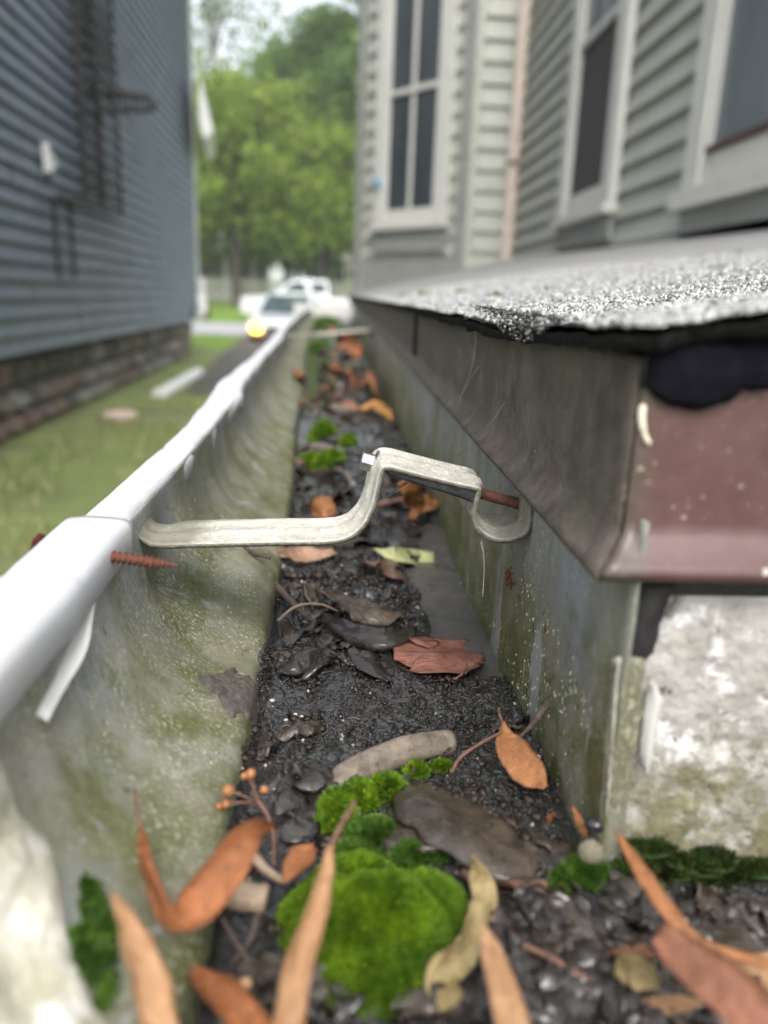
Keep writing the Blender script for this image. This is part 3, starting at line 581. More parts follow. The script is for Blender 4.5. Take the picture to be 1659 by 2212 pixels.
# granules
ngr = 80000; gy = EY0 + .0005 + 1.7 * rng.random(ngr) ** 2.1; gxx = EX0 + .0005 + .42 * rng.random(ngr) ** 1.7
Xe = edgex(gy); gxx = np.maximum(gxx, Xe + .0006); r = rng.uniform(.0004, .0009, ngr) * (1 + .5 * np.minimum(gy, 1.2)); dn = (fbm(gxx * 40, gy * 40, 4, 77) > .36) & ((gxx - Xe > .0045 * fbm(gxx * 160, gy * 160, 3, 55)) | (rng.random(ngr) < .25)); gxx, gy, r = gxx[dn], gy[dn], r[dn]; ngr = len(r)
base = np.array([(1, 0, 0), (-1, 0, 0), (0, 1, 0), (0, -1, 0), (0, 0, 1), (0, 0, -1)], float); V = base[None] * rng.uniform(.6, 1.4, (ngr, 6, 1)) * r[:, None, None]; a = rng.uniform(0, 6.28, ngr)[:, None]; b = rng.uniform(-.8, .8, ngr)[:, None]
x, y, z = V[..., 0], V[..., 1], V[..., 2]; y, z = y * np.cos(b) - z * np.sin(b), y * np.sin(b) + z * np.cos(b); x, y = x * np.cos(a) - y * np.sin(a), x * np.sin(a) + y * np.cos(a)
e = np.minimum(gxx - EX0, gy - EY0); zz = roofz(gxx, gy) - .0008 * np.exp(-np.maximum(e, 0) / .004) + .0020 * (fbm(gxx * 60, gy * 60, 3, 37) - .5)
V = np.stack([x + gxx[:, None], y + gy[:, None], z + zz[:, None] + r[:, None] * .3], -1).reshape(-1, 3)
nq = NT('roof_granule'); GRN = nq.fin(nq.ramp(nq.isl, [(0, (.07, .07, .072)), (.22, (.13, .13, .13)), (.30, (.24, .24, .235)), (.76, (.38, .38, .365)), (.82, (.50, .50, .485)), (1, (.62, .62, .60))]), .4, None, .5)
obj('roof_granules', V, (np.array(oct_f)[None] + (np.arange(ngr) * 6)[:, None, None]).reshape(-1, 3), GRN, hs_, smooth=False, kind='stuff')
# crust clump hanging at the roof corner
mb = MB()
for i in range(900):
    t = rng.random(); px = rng.normal(1122, 40); py = 664 + (66 * rng.random() ** 2.2) * math.exp(-((px - 1125) / 70) ** 2) + .12 * (px - 1060); q = P(px, py, X=EX0 + rng.uniform(-.002, .006)); lump(mb, q, rng.uniform(.0003, .0008))
nq = NT('crust'); mb.build('roof_crust', nq.fin(nq.ramp(nq.isl, [(0, (.02, .02, .022)), (.6, (.09, .085, .08)), (.85, (.22, .22, .21)), (1, (.55, .55, .53))]), .6), hs_, kind='stuff')
# drip edge
DX, DY = .0605, .1535
def m_drip(name, front):
    n = NT(name); c = n.mix(n.ramp(n.noise(120, 5, .65), [(.3, 0), (.7, 1)]), (.072, .033, .032), (.105, .050, .049))
    d = n.mix(n.ramp(n.noise(90, 6, .7), [(.3, 0), (.7, 1)]), (.040, .031, .025), (.135, .112, .092)); d = n.mix(n.ramp(n.noise(36, 5, .65, n.map(n.pos, loc=(3, 3, 0))), [(.52, 0), (.72, .7)]), d, (.075, .078, .042))
    if front: x = n.sep(n.pos)[0]; f = n.ramp(n.math('ADD', n.math('MULTIPLY', x, 55), n.math('MULTIPLY', n.noise(130, 4, .6), .35)), [(0, 1), (.0, 1)]); c = n.mix(n.ramp(n.math('ADD', n.math('MULTIPLY_ADD', x, 130, -7.9), n.math('MULTIPLY_ADD', n.noise(140, 4, .6), .8, -.4)), [(0, .8), (.8, .10)]), c, d)
    else: c = n.mix(n.ramp(n.noise(70, 5, .7), [(.62, 1), (.75, .75)]), c, d)
    s = n.ramp(n.noise(480, 3, .75), [(.66, 0), (.71, .8)]); c = n.mix(s, c, (.30, .29, .22))
    w = n.ramp(n.noise(150, 3, .6, n.map(n.pos, loc=(7, 1, 3))), [(.70, 0), (.72, .8)]); c = n.mix(w, c, (.45, .40, .34))
    return n.fin(c, n.ramp(n.noise(90, 4), [(.3, .28 if front else .55), (.7, .45 if front else .8)]), n.bump(n.noise(260, 5, .7), 0.0003 if front else .0022, .4 if front else .9), .5)
DPS, DPF = m_drip('dirty_drip_metal', False), m_drip('maroon_drip_metal', True)
dp = crom([(.0, -.0095), (.0, -.0185), (.0, -.030), (.0, -.0450), (.0006, -.0475), (.0034, -.0515), (.0058, -.0540), (.0056, -.0552), (.0030, -.0550)], 26)
yy = np.concatenate([np.linspace(0, .9, 200), np.linspace(.93, 7.4, 60)]); VV = []
for t in yy:
    for o_, z_ in dp: VV.append((DX - o_ + .0010 * (vn(t * 18, z_ * 60, 3) - .5), DY - o_ + t, z_ + .0030 * t + (.0025 * sstep(.3, .6, t))))
obj('drip_edge', VV, gridF(len(yy), 26), DPS, hs_, solid=-.0006)['label'] = 'grime covered drip edge facing the gutter'
xx = np.concatenate([np.linspace(0, .2, 80), np.linspace(.22, 1.3, 24)]); VV = []
for t in xx:
    for o_, z_ in dp: VV.append((DX - o_ + t, DY - o_, z_ + .0006))
obj('drip_edge', VV, gridF(len(xx), 26)[:, ::-1], DPF, hs_, solid=-.0006)['label'] = 'maroon drip edge facing the viewer'
mb = MB(); mb.box((DX + .004, DY + .002, -.030), (DX + .006, 7.4, -.010)); mb.box((DX + .004, DY + .003, -.030), (1.3, DY + .006, -.004)); mb.box((DX + .0013, DY + .0013, -.0515), (1.29, 7.39, -.0098)); mb.build('shade_backing', FELT_SHADE, hs_)  # black strips painted as shade below the roof slab; last box backs the corner
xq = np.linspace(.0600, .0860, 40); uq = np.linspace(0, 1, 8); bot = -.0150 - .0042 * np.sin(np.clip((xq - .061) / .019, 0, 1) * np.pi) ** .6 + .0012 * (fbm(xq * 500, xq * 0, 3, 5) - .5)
obj('felt_shade_flap', np.stack([np.repeat(xq[:, None], 8, 1), DY - .0016 - .0010 * np.sin(uq * 3)[None] + 0 * xq[:, None], -.0055 * (1 - uq)[None] + bot[:, None] * uq[None]], -1).reshape(-1, 3), gridF(40, 8), simple('shade_black', (.006, .006, .009), .9, .4, 300, spec=.04), hs_, solid=.0008)  # near-black flap paints the shadow under the roof edge, shaped as torn felt
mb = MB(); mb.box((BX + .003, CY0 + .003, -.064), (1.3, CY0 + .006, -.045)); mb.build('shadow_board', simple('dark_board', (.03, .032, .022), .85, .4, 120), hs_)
mb = MB(); mb.box((DX - .0012, .62, -.047), (DX - .0004, .655, -.012)); mb.build('drip_joint', FELT_SHADE, hs_)
for i, (px, py, sz) in enumerate([(1130, 607, .004), (1240, 592, .003), (1075, 640, .006), (1000, 632, .007), (1035, 618, .006), (920, 636, .01), (870, 640, .012), (1560, 578, .004), (1600, 545, .006), (1185, 625, .003)]):
    d_ = ray(px, py); ts = np.linspace(.15, 5, 4000); q = d_[None] * ts[:, None]; k = np.argmax(q[:, 2] < roofz(q[:, 0], q[:, 1])) if (q[:, 2] < roofz(q[:, 0], q[:, 1])).any() and q[0, 2] > roofz(q[0, 0], q[0, 1]) else None
    if k is None: continue
    m = MB(); q = q[k]
    for j in range(60): lump(m, q + rng.normal(0, sz * .5, 3) * (1, 1, .35), sz * .22)
    m.build('roof_moss_tuft', MOSSD, label='tiny moss tuft growing on the grey asphalt roof', cat='moss', group='moss tufts on the roof')
# walls
SID = simple('grey_green_siding', (.345, .355, .315), .6, .10, 5); SIDD = simple('grey_green_trim', (.24, .25, .23), .65, .12, 6)
CRM = simple('cream_white_trim', (.52, .515, .485), .5, .07, 7); CRMW = NT('worn_white_sill'); CRMW = CRMW.fin(CRMW.mix(CRMW.ramp(CRMW.noise(12, 5, .7), [(.58, 0), (.7, .7)]), (.52, .51, .47), (.27, .18, .12)), .6)
def m_glass(name, a, b): n = NT(name); return n.fin(n.mix(n.ramp(n.noise(2.2, 3, .5, n.map(n.pos, (1, 1, .3))), [(.35, 0), (.65, 1)]), a, b), .06, None, .5)
GLASS = m_glass('dark_window_glass', (.03, .039, .045), (.07, .082, .09)); GLASSP = m_glass('pale_reflection_glass', (.11, .125, .135), (.17, .185, .195)); SCR = simple('dark_insect_screen', (.045, .043, .045), .85, .1, 200)  # pane tones carry pale reflections in their base colour
class Plane:
    """vertical wall plane: origin a (x,y), towards b; normal to the viewer side"""
    def __init__(s, a, b): s.a = np.array([*a, 0.]); d = np.array([b[0] - a[0], b[1] - a[1], 0.]); s.len = np.linalg.norm(d); s.u = d / s.len; s.n = np.array([-s.u[1], s.u[0], 0]); s.n = s.n if s.n @ -s.a > 0 else -s.n
    def w(s, t, o, z): return s.a + s.u * t + s.n * o + np.array([0, 0, z])
    def hit(s, px, py, off=0.): d = ray(px, py); k = ((s.a + s.n * off) @ s.n) / (d @ s.n); q = d * k; return (q - s.a) @ s.u, q[2]
    def box(s, mb, t0, t1, o0, o1, z0, z1): return mb.box((t0, o0, z0), (t1, o1, z1), (np.stack([s.u, s.n, np.array([0, 0, 1.])], 1), s.a))
XW, YW = 1.35, 6.62
c1 = P(1000, 560, Y=YW); s_ = c1[:2]; dch = np.array([-math.sin(math.radians(38)), math.cos(math.radians(38))])
r3 = ray(770, 600); k = np.linalg.solve(np.array([[r3[0], -dch[0]], [r3[1], -dch[1]]]), s_); c2 = s_ + dch * k[1]
WA = Plane((XW, YW), (XW, .6)); WB = Plane((XW, YW), tuple(s_)); WC = Plane(tuple(s_), tuple(c2)); WD = Plane(tuple(c2), (c2[0], c2[1] + 3))
mb = MB()
for w_ in (WA, WB, WC, WD): w_.box(mb, 0, w_.len, -.12, -.03, -.2, 3.35)
mb.build('wall', SIDD, hs_)
for w_, z0, EX2 in ((WA, .18, .119), (WB, .24, .155), (WC, .20, .155), (WD, .2, .155)):
    tob = lambda t, o, z, w_=w_: w_.w(t, o, z)
    nbd = int((3.3 - z0) / EX2); b0 = board('siding_board', 0, w_.len, z0, EX2, SID, hs_, tob, .003)
    for i in range(1, nbd): inst(b0, hs_, (0, 0, i * EX2))
# bare apron boards under windows
def window(W_, tl, tr_, zb, zt, casing, glassmat, rail=None, munt=True, sill=.06, apron=.18, upper=None, brown=False, screen=None):
    def part(name, t0, t1, o0, o1, z0, z1, mat, par=hs_): m = MB(); W_.box(m, min(t0, t1), max(t0, t1), o0, o1, z0, z1); return m.build(name, mat, par)
    t0, t1 = min(tl, tr_), max(tl, tr_); c = casing
    wf = part('window', t0 - c * .5, t1 + c * .5, -.02, .004, zb - .02, zt + .02, SIDD)
    for a, b in ((t0 - c, t0), (t1, t1 + c)): part('casing', a, b, .0, .045, zb - .09, zt + c, CRM, wf)
    part('casing', t0, t1, .0, .045, zt, zt + c, CRM, wf); part('sill', t0 - c - .03, t1 + c + .03, .0, .075, zb - .09 - sill, zb - .092, CRMW, wf)
    part('bottom_rail', t0 + .035, t1 - .035, .006, .028, zb - .088, zb + .02, CRM if not brown else CRMW, wf)
    for a, b in ((t0 + .002, t0 + .033), (t1 - .033, t1 - .002)): part('stile', a, b, .006, .030, zb - .08, zt - .002, CRM, wf)
    zr = rail if rail else zt
    g = part('pane', t0 + .034, t1 - .034, .005, .014, zb + .021, zr - .021, screen or glassmat, wf)
    if rail:
        part('meeting_rail', t0 + .034, t1 - .034, .006, .034, zr - .02, zr + .02, CRM, wf); part('pane', t0 + .034, t1 - .034, .005, .012, zr + .021, zt - .003, upper or glassmat, wf)
    if munt:
        tm = (t0 + t1) / 2; part('muntin', tm - .018, tm + .018, .015, .028, zb + .021, zr - .021, CRM, wf)
        if rail: part('muntin', tm - .018, tm + .018, .014, .027, zr + .021, zt - .003, CRM, wf)
    if brown: part('lower_edge', t0 + .034, t1 - .034, .014, .04, zb + .021, zb + .045, simple('brown_edge', (.07, .035, .025), .6), wf)
    part('apron', t0 - c, t1 + c, .0, .03, zb - .092 - sill - apron, zb - .093 - sill, SIDD, wf)
    return wf
tl, zl = WC.hit(832, 460, .01); tr_, zr_ = WC.hit(942, 452, .01); zrail = (WC.hit(845, 208, .02)[1] + WC.hit(940, 178, .02)[1]) / 2
w1 = window(WC, tl, tr_, (zl + zr_) / 2, 3.15, .13, GLASS, zrail); w1['label'] = 'tall two over two sash window on the angled bay'
t, zq = WC.hit(822, 400, .02); m = MB(); m.tube([WC.w(t, .032, zq - .03), WC.w(t, .05, zq - .01), WC.w(t, .05, zq + .03), WC.w(t, .032, zq + .05)], [.02, .035, .035, .02], 8); m.build('blue_tag', simple('blue_plastic', (.10, .25, .42), .5), w1)
tl, zl = WA.hit(1228, 437, .01); tr_, zr_ = WA.hit(1312, 405, .01); zrl = (WA.hit(1262, 95, .02)[1] + WA.hit(1320, 42, .02)[1]) / 2
w2 = window(WA, tl, tr_, (zl + zr_) / 2, 2.6, .14, GLASS, zrl, False, .05, .12, GLASSP, screen=SCR); w2['label'] = 'window with dark insect screen over its lower half'
tl, zl = WA.hit(1528, 350, .01); tr_ = tl + .95
w3 = window(WA, tl, tr_, zl, 2.3, .13, GLASSP, None, False, .07, .14, brown=True); w3['label'] = 'nearest window with grey pane and brown lower edge'
# pipe and corner strip in the wing corner
q0 = P(1095, 560, Y=YW - .10); q1 = P(1095, 560, Y=YW - .10) + np.array([0, 0, 3.0])
PINK = simple('pinkish_pipe', (.43, .365, .31), .5, .08, 10)
m = MB(); m.tube([q0 - (0, 0, .1), q1], .052, 12); dpp = m.build('downspout', PINK, hs_, smooth=True); zj = P(1108, 352, Y=YW - .1)[2]
m = MB(); m.tube([(q0[0], q0[1], zj - .015), (q0[0], q0[1], zj + .015)], .062, 12); m.build('pipe_band', simple('brown_band', (.16, .11, .09), .7), dpp)
m = MB(); WA.box(m, .012, .10, .0, .05, .18, 3.3); m.build('corner_board', simple('pale_blue_trim', (.52, .56, .56), .5), hs_)
m = MB(); WB.box(m, WB.len - .06, WB.len + .0, .001, .022, .2, 3.3); m.build('corner_board', SID, hs_)
m = MB(); WC.box(m, -.0, .10, .001, .02, .2, 3.3); m.build('corner_board', SIDD, hs_)
m = MB(); WC.box(m, WC.len - .09, WC.len + .01, .001, .035, -.05, 3.3); m.build('corner_board', SIDD, hs_)
m = MB(); WC.box(m, .10, WC.len - .09, .001, .014, -.02, .34); m.build('base_board', SIDD, hs_)
m = MB(); WA.box(m, .1, 5.9, .001, .03, .16, .235 + .05); m.build('roof_flashing', simple('grey_flashing', (.34, .35, .34), .5), hs_)
m = MB(); WB.box(m, .05, WB.len, .001, .03, .2, .30); m.build('roof_flashing', SID, hs_)
# ================================================================== TREES, FENCE, FAR HOUSE
def m_foliage(name, stops):
    n = NT(name); c = n.ramp(n.isl, stops); c = n.mix(n.ramp(n.noise(.45, 3), [(.35, 0), (.65, 1)]), n.mix(.35, c, (.03, .06, .02)), c)
    n.fin(c, .6, None, .2); t = n.N('ShaderNodeBsdfTranslucent'); n.L(n.mix(.5, c, (.26, .38, .06)), t.inputs[0]); ms = n.N('ShaderNodeMixShader'); ms.inputs[0].default_value = .45
    n.t.links.new(n.b.outputs[0], ms.inputs[1]); n.t.links.new(t.outputs[0], ms.inputs[2]); n.t.links.new(ms.outputs[0], n.o.inputs[0]); return n.m
FOL = [m_foliage('yellow_green_foliage', [(0, (.11, .18, .03)), (.6, (.21, .31, .05)), (1, (.38, .43, .07))]), m_foliage('deep_green_foliage', [(0, (.055, .11, .035)), (.6, (.11, .19, .06)), (1, (.20, .29, .08))]), m_foliage('pale_green_foliage', [(0, (.09, .15, .07)), (1, (.18, .25, .11))])]
TRUNK = simple('tree_bark', (.055, .045, .036), .9, .3, 5)
def tree(label, x, y, h, r, mat, n=9000, z0=.25, seed=0, leafsz=.30, nclump=70, name='tree', sparse=0, tr=.28):
    rg = np.random.default_rng(seed); g = float(gz(x, y)); root = thing(name, (x, y, g), label, 'tree')
    m = MB(); m.tube([(x, y, g - .2), (x + .05, y, g + h * .3), (x - .1, y, g + h * .6), (x, y, g + h * .85)], [tr, tr * .75, tr * .45, tr * .12], 8); m.build('trunk', TRUNK, root, smooth=True)
    cl = []; m = MB()
    for i in range(nclump):
        t = rg.random() ** .8; zc = g + h * (z0 + (1 - z0) * t); rm = r * (1 - abs(t - .38) ** 1.6 * 1.25) * (.75 + .5 * rg.random()); a = rg.uniform(0, 6.283); rr = rm * rg.random() ** .5; c = np.array([x + rr * math.cos(a), y + rr * math.sin(a), zc]); cl.append((c, rg.uniform(.09, .24) * r * 2.3))
        if i % 5 == 0: b = np.array([x, y, g + h * (.25 + .5 * t)]); m.tube(crom([b, (b + c) / 2 + (0, 0, .2), c], 5), [tr * .3, tr * .25, tr * .2, tr * .15, tr * .06], 5)
    m.build('limbs', TRUNK, root, smooth=True)
    pk = rg.integers(0, nclump, n); C_ = np.array([c for c, _ in cl])[pk]; R_ = np.array([q for _, q in cl])[pk]
    d = rg.normal(0, 1, (n, 3)); d /= np.linalg.norm(d, axis=1)[:, None]; pos = C_ + d * (R_ * rg.random(n) ** .45)[:, None] * np.array([1, 1, .7])
    u = rg.normal(0, 1, (n, 3)) + d * .3; u /= np.linalg.norm(u, axis=1)[:, None]; v = np.cross(u, rg.normal(0, 1, (n, 3))); v /= np.linalg.norm(v, axis=1)[:, None]; s = leafsz * rg.uniform(.5, 1.15, (n, 1))
    V = np.stack([pos - u * s * .5, pos + v * s * .32, pos + u * s * .5, pos - v * s * .32], 1).reshape(-1, 3)
    obj('crown', V, np.arange(n * 4).reshape(-1, 4), mat, root, smooth=False, kind='stuff'); return root
def ta(px, Y): q = P(px, 640, Y=Y); return q[0]
tree('broad yellow green tree left of centre beyond the road', ta(510, 44), 44, 11.0, 4.6, FOL[0], 17000, .30, 1, .42, 100)
tree('tall dark green tree rising right of centre by the wing corner', ta(705, 50), 50, 15.2, 4.4, FOL[1], 15000, .22, 2, .46, 90)
tree('dark green tree between the yellow green tree and the wing corner', ta(620, 54), 54, 14.6, 4.0, FOL[1], 13000, .24, 3, .46, 90)
tree('low spreading yellowish tree in front of the dark tall tree', ta(690, 43), 43, 8.5, 3.6, FOL[0], 9000, .38, 4, .36, 70)
tree('green tree mostly hidden behind the corner of the blue grey house', ta(410, 48), 48, 10.6, 4.6, FOL[0], 13000, .30, 5, .44, 90)
tree('thin pale tree high at upper left with sky through its leaves', ta(470, 62), 62, 25, 6.5, FOL[2], 2200, .55, 6, .5, 110)
tree('dark bushy tree low behind the white pickup', ta(640, 57), 57, 7.5, 3.2, FOL[1], 7000, .30, 7, .42, 60)
tree('distant tree filling the gap behind the yellow green tree', ta(560, 66), 66, 13.5, 6.5, FOL[1], 12000, .30, 8, .55, 80)
tree('dense green tree hidden mostly behind the bay of the grey house', ta(840, 46), 46, 18, 5.0, FOL[1], 10000, .12, 9, .46, 80)
fe = thing('picket_fence', (-5, 47, -.5), 'white picket fence across the lawn under the trees', 'fence')
FW = simple('fence_white', (.56, .55, .48), .6, .1, 3); xa, xb = ta(425, 47), ta(760, 47); m = MB(); zf = float(gz(0, 47)); m.box((0, 0, 0), (.10, .04, 1.35)); V0 = np.array(m.v) + (xa, 47, zf)
pk0 = obj('picket', V0, m.f, FW, fe, smooth=False); npk = int((xb - xa) / .19)
for i in range(1, npk): inst(pk0, fe, (i * .19, 0, 0))
for z_ in (.3, 1.0): m = MB(); m.box((xa, 47.045, zf + z_), (xb, 47.09, zf + z_ + .1)); m.build('rail', FW, fe)
fh = thing('far_house', (2, 60, -.4), 'pale cream house glimpsed between the trees behind the pickup', 'house')
PC = simple('cream_wall', (.55, .53, .45), .7, .08, 1); xh0, xh1 = ta(655, 60), ta(800, 60); zh = float(gz(0, 60)); m = MB(); m.box((xh0, 60, zh), (xh1, 66, zh + 4.6)); m.build('wall', PC, fh)
m = MB(); xm = (xh0 + xh1) / 2; m.prism([(xh0 - .3, 59.7, zh + 4.6), (xh1 + .3, 59.7, zh + 4.6), (xm, 59.7, zh + 7)], np.zeros(3), np.array([0, 6.6, 0])); m.build('roof', simple('far_roof', (.10, .10, .10), .8), fh)
for i in range(3):
    x_ = xh0 + .5 + i * 1.7; m = MB(); m.box((x_, 59.95, zh + 1.4), (x_ + .9, 59.99, zh + 3.2)); wn = m.build('window', WHT, fh); m = MB(); m.box((x_ + .1, 59.93, zh + 1.5), (x_ + .8, 59.948, zh + 3.1)); m.build('pane', GLASS, wn)
f2 = thing('far_house', (-9, 58, -.4), 'grey porch house with white posts behind the yellow green tree', 'house')
xh0, xh1 = ta(300, 58), ta(560, 58); m = MB(); m.box((xh0, 59, zh), (xh1, 66, zh + 4.2)); m.build('wall', simple('taupe_wall', (.16, .15, .13), .8), f2); m = MB(); m.box((xh0 - .4, 56.6, zh + 3.0), (xh1 + .4, 66, zh + 3.3)); m.build('roof', simple('porch_roof', (.12, .12, .12), .8), f2)
for i in range(5): x_ = xh0 + .4 + i * (xh1 - xh0 - .8) / 4; m = MB(); m.box((x_, 56.9, zh), (x_ + .22, 57.1, zh + 2.99)); m.build('post', FW, f2)
# ================================================================== VEHICLES
PW = simple('white_car_paint', (.54, .55, .57), .25, .03, 1, **{'Coat Weight': .6}); CG = m_glass('car_glass', (.02, .04, .04), (.05, .08, .075)); TY = simple('tyre_rubber', (.02, .02, .02), .8); RIM = simple('wheel_rim', (.35, .35, .36), .35, metal=.8); LMP = simple('lamp_lens', (.5, .5, .5), .15); BLK = simple('black_trim', (.02, .02, .02), .5)
AMB = NT('lit_amber_lamp'); AMB = AMB.fin((.9, .5, .05), .3, None, .5, **{'Emission Color': (1, .42, .03, 1), 'Emission Strength': 6.0})
def car_frame(cx, cy, g, yaw):
    M_ = np.array([[math.cos(yaw), -math.sin(yaw), 0], [math.sin(yaw), math.cos(yaw), 0], [0, 0, 1]]); o = np.array([cx, cy, g])
    return lambda V: np.asarray(V, float) @ M_.T + o
def slab(T, name, prof, w, mat, par, inset=None, smooth=False):
    """side profile (x along car, z) extruded over +-w; inset: z -> half width"""
    n_ = len(prof); L = [(x, -(inset(z) if inset else w), z) for x, z in prof]; R = [(x, (inset(z) if inset else w), z) for x, z in prof]; V = T(L + R)
    Fc = [(i, (i + 1) % n_, n_ + (i + 1) % n_, n_ + i) for i in range(n_)] + [tuple(range(n_))[::-1], tuple(range(n_, 2 * n_))]
    return obj(name, V, Fc, mat, par, smooth=smooth)
def wheel(T, par, x, y, r=.33):
    t = np.linspace(0, 2 * np.pi, 21)[:-1]
    def disc(name, r0, y0, y1, mat, p): V = [(x + r0 * math.cos(a), y0, r + r0 * math.sin(a)) for a in t] + [(x + r0 * math.cos(a), y1, r + r0 * math.sin(a)) for a in t]; return obj(name, T(V), [(i, (i + 1) % 20, 20 + (i + 1) % 20, 20 + i) for i in range(20)] + [tuple(range(20)), tuple(range(20, 40))], mat, p, smooth=False)
    s_ = 1 if y > 0 else -1; w_ = disc('wheel', r, y - .1 * s_, y + .1 * s_, TY, par); disc('rim', r * .62, y + .09 * s_, y + .112 * s_, RIM, w_)
def bx(T, name, lo, hi, mat, par): m = MB(); m.box(lo, hi); return obj(name, T(m.v), m.f, mat, par, smooth=False)
# sedan facing the viewer, +x of its frame is forward (towards -Y)
cx_ = ta(614, 20.0); g = float(gz(cx_, 20)) - .03; car = thing('parked_car', (cx_, 22, g), 'white car facing the viewer with its amber turn signal lit', 'car')
T = car_frame(cx_, 22.2, g, -math.pi / 2 - .05)
slab(T, 'body', [(2.1, .22), (2.2, .40), (2.12, .58), (1.1, .74), (-1.9, .84), (-2.2, .72), (-2.25, .28)], .82, PW, car)
slab(T, 'cabin', [(1.15, .73), (.25, 1.20), (-.1, 1.25), (-1.0, 1.24), (-1.8, .82)], .78, PW, car, lambda z: .79 - .28 * max(0, z - .73))
V = [(1.13, -.68, .765), (1.13, .68, .765), (.31, .56, 1.19), (.31, -.56, 1.19)]; V += [(x + .02, y, z + .03) for x, y, z in V]; obj('windshield', T(V), [(4, 5, 6, 7), (0, 3, 2, 1), (0, 1, 5, 4), (1, 2, 6, 5), (2, 3, 7, 6), (3, 0, 4, 7)], CG, car, smooth=False)
for s_ in (-1, 1):
    slab(lambda V, s_=s_: T(np.asarray(V) + np.array([0, s_ * .72, 0])), 'side_window', [(.85, .80), (.2, 1.12), (-.9, 1.14), (-1.4, .86)], .03, CG, car)
    bx(T, 'headlight', (2.06, s_ * .58 - .17, .50), (2.18, s_ * .58 + .17, .62), LMP, car); bx(T, 'mirror', (.85, s_ * .89 - .1, .78), (1.0, s_ * .89 + .1, .90), PW, car)
    wheel(T, car, 1.4, s_ * .74, .3); wheel(T, car, -1.35, s_ * .74, .3)
bx(T, 'grille', (2.12, -.34, .32), (2.22, .34, .46), BLK, car)
t_ = np.linspace(0, 2 * np.pi, 17)[:-1]; Vb_ = [(2.10, -.60 + .17 * math.cos(a), .40 + .13 * math.sin(a)) for a in t_] + [(2.24, -.60 + .14 * math.cos(a), .40 + .10 * math.sin(a)) for a in t_]
obj('turn_signal', T(Vb_), [(i, (i + 1) % 16, 16 + (i + 1) % 16, 16 + i) for i in range(16)] + [tuple(range(16)), tuple(range(16, 32))], AMB, car, smooth=False)
g = float(gz(0, 35)) + .02; tx = ta(662, 36); trk = thing('pickup_truck', (tx, 36, g), 'white pickup truck parked sideways behind the white car', 'pickup truck')
T = car_frame(tx, 36, g, math.pi)   # faces -X
slab(T, 'body', [(2.75, .35), (2.8, .75), (2.7, 1.08), (1.25, 1.18), (-2.75, 1.15), (-2.8, .4)], .95, PW, trk)
slab(T, 'cab', [(1.4, 1.15), (.65, 1.80), (.2, 1.90), (-.95, 1.88), (-1.05, 1.14)], .85, PW, trk, lambda z: .92 - .18 * max(0, z - 1.15))
for s_ in (-1, 1):
    slab(lambda V, s_=s_: T(np.asarray(V) + np.array([0, s_ * .84, 0])), 'side_window', [(1.1, 1.24), (.6, 1.70), (.1, 1.76), (-.15, 1.24)], .05, CG, trk); slab(lambda V, s_=s_: T(np.asarray(V) + np.array([0, s_ * .84, 0])), 'side_window', [(-.25, 1.24), (-.25, 1.76), (-.85, 1.74), (-.9, 1.24)], .05, CG, trk)
    wheel(T, trk, 1.75, s_ * .86, .40); wheel(T, trk, -1.75, s_ * .86, .40); bx(T, 'headlight', (2.72, s_ * .7 - .18, .78), (2.83, s_ * .7 + .18, .98), LMP, trk)
bx(T, 'bumper', (2.74, -.9, .42), (2.9, .9, .62), RIM, trk)
# ================================================================== SKY backdrop is the World itself
# ================================================================== HAZE
nz = bpy.data.materials.new('veil_haze'); nz.use_nodes = True; nz.node_tree.nodes.clear()
vo = nz.node_tree.nodes.new('ShaderNodeVolumePrincipled'); mo = nz.node_tree.nodes.new('ShaderNodeOutputMaterial'); nz.node_tree.links.new(vo.outputs[0], mo.inputs['Volume'])
vo.inputs['Color'].default_value = (.92, .95, .98, 1); vo.inputs['Density'].default_value = .0013; vo.inputs['Anisotropy'].default_value = .2
m = MB(); m.box((-950, -950, -3.0), (950, 1600, 30)); m.build('haze', nz, kind='stuff')  # thin haze volume added to lift far darks, as lens veil does
S.cycles.volume_bounces = 2
# ================================================================== MUD
def hpx_(px, py, z=-.134): q = P(px, py, Z=z); return q[0], q[1]
LUMPS = [((640, 1330), .006, .012, .02), ((720, 1300), .008, .014, .02), ((800, 1330), .008, .016, .014), ((880, 1350), .0065, .012, .010), ((650, 1440), .004, .008, .010), ((620, 1700), .004, .008, .010), ((1000, 1800), .005, .018, .012), ((760, 1650), .003, .012, .008), ((1150, 1880), .003, .012, .008), ((900, 2050), .004, .03, .012),
         ((700, 1080), .006, .02, .05), ((750, 1010), .008, .025, .05), ((820, 960), .006, .02, .05), ((720, 930), .01, .03, .08), ((760, 860), .012, .03, .15), ((780, 800), .014, .03, .2), ((720, 780), .012, .04, .25), ((740, 740), .02, .05, .5), ((720, 700), .025, .06, .8), ((600, 1250), .004, .008, .02)]
_lc = [(*hpx_(*p), h, rx, ry) for p, h, rx, ry in LUMPS]
_bc = [(*hpx_(1000, 1330), .020, .06), (*hpx_(960, 1180), .016, .06), (*hpx_(1010, 1420), .012, .014), (*hpx_(930, 1240), .014, .03)]
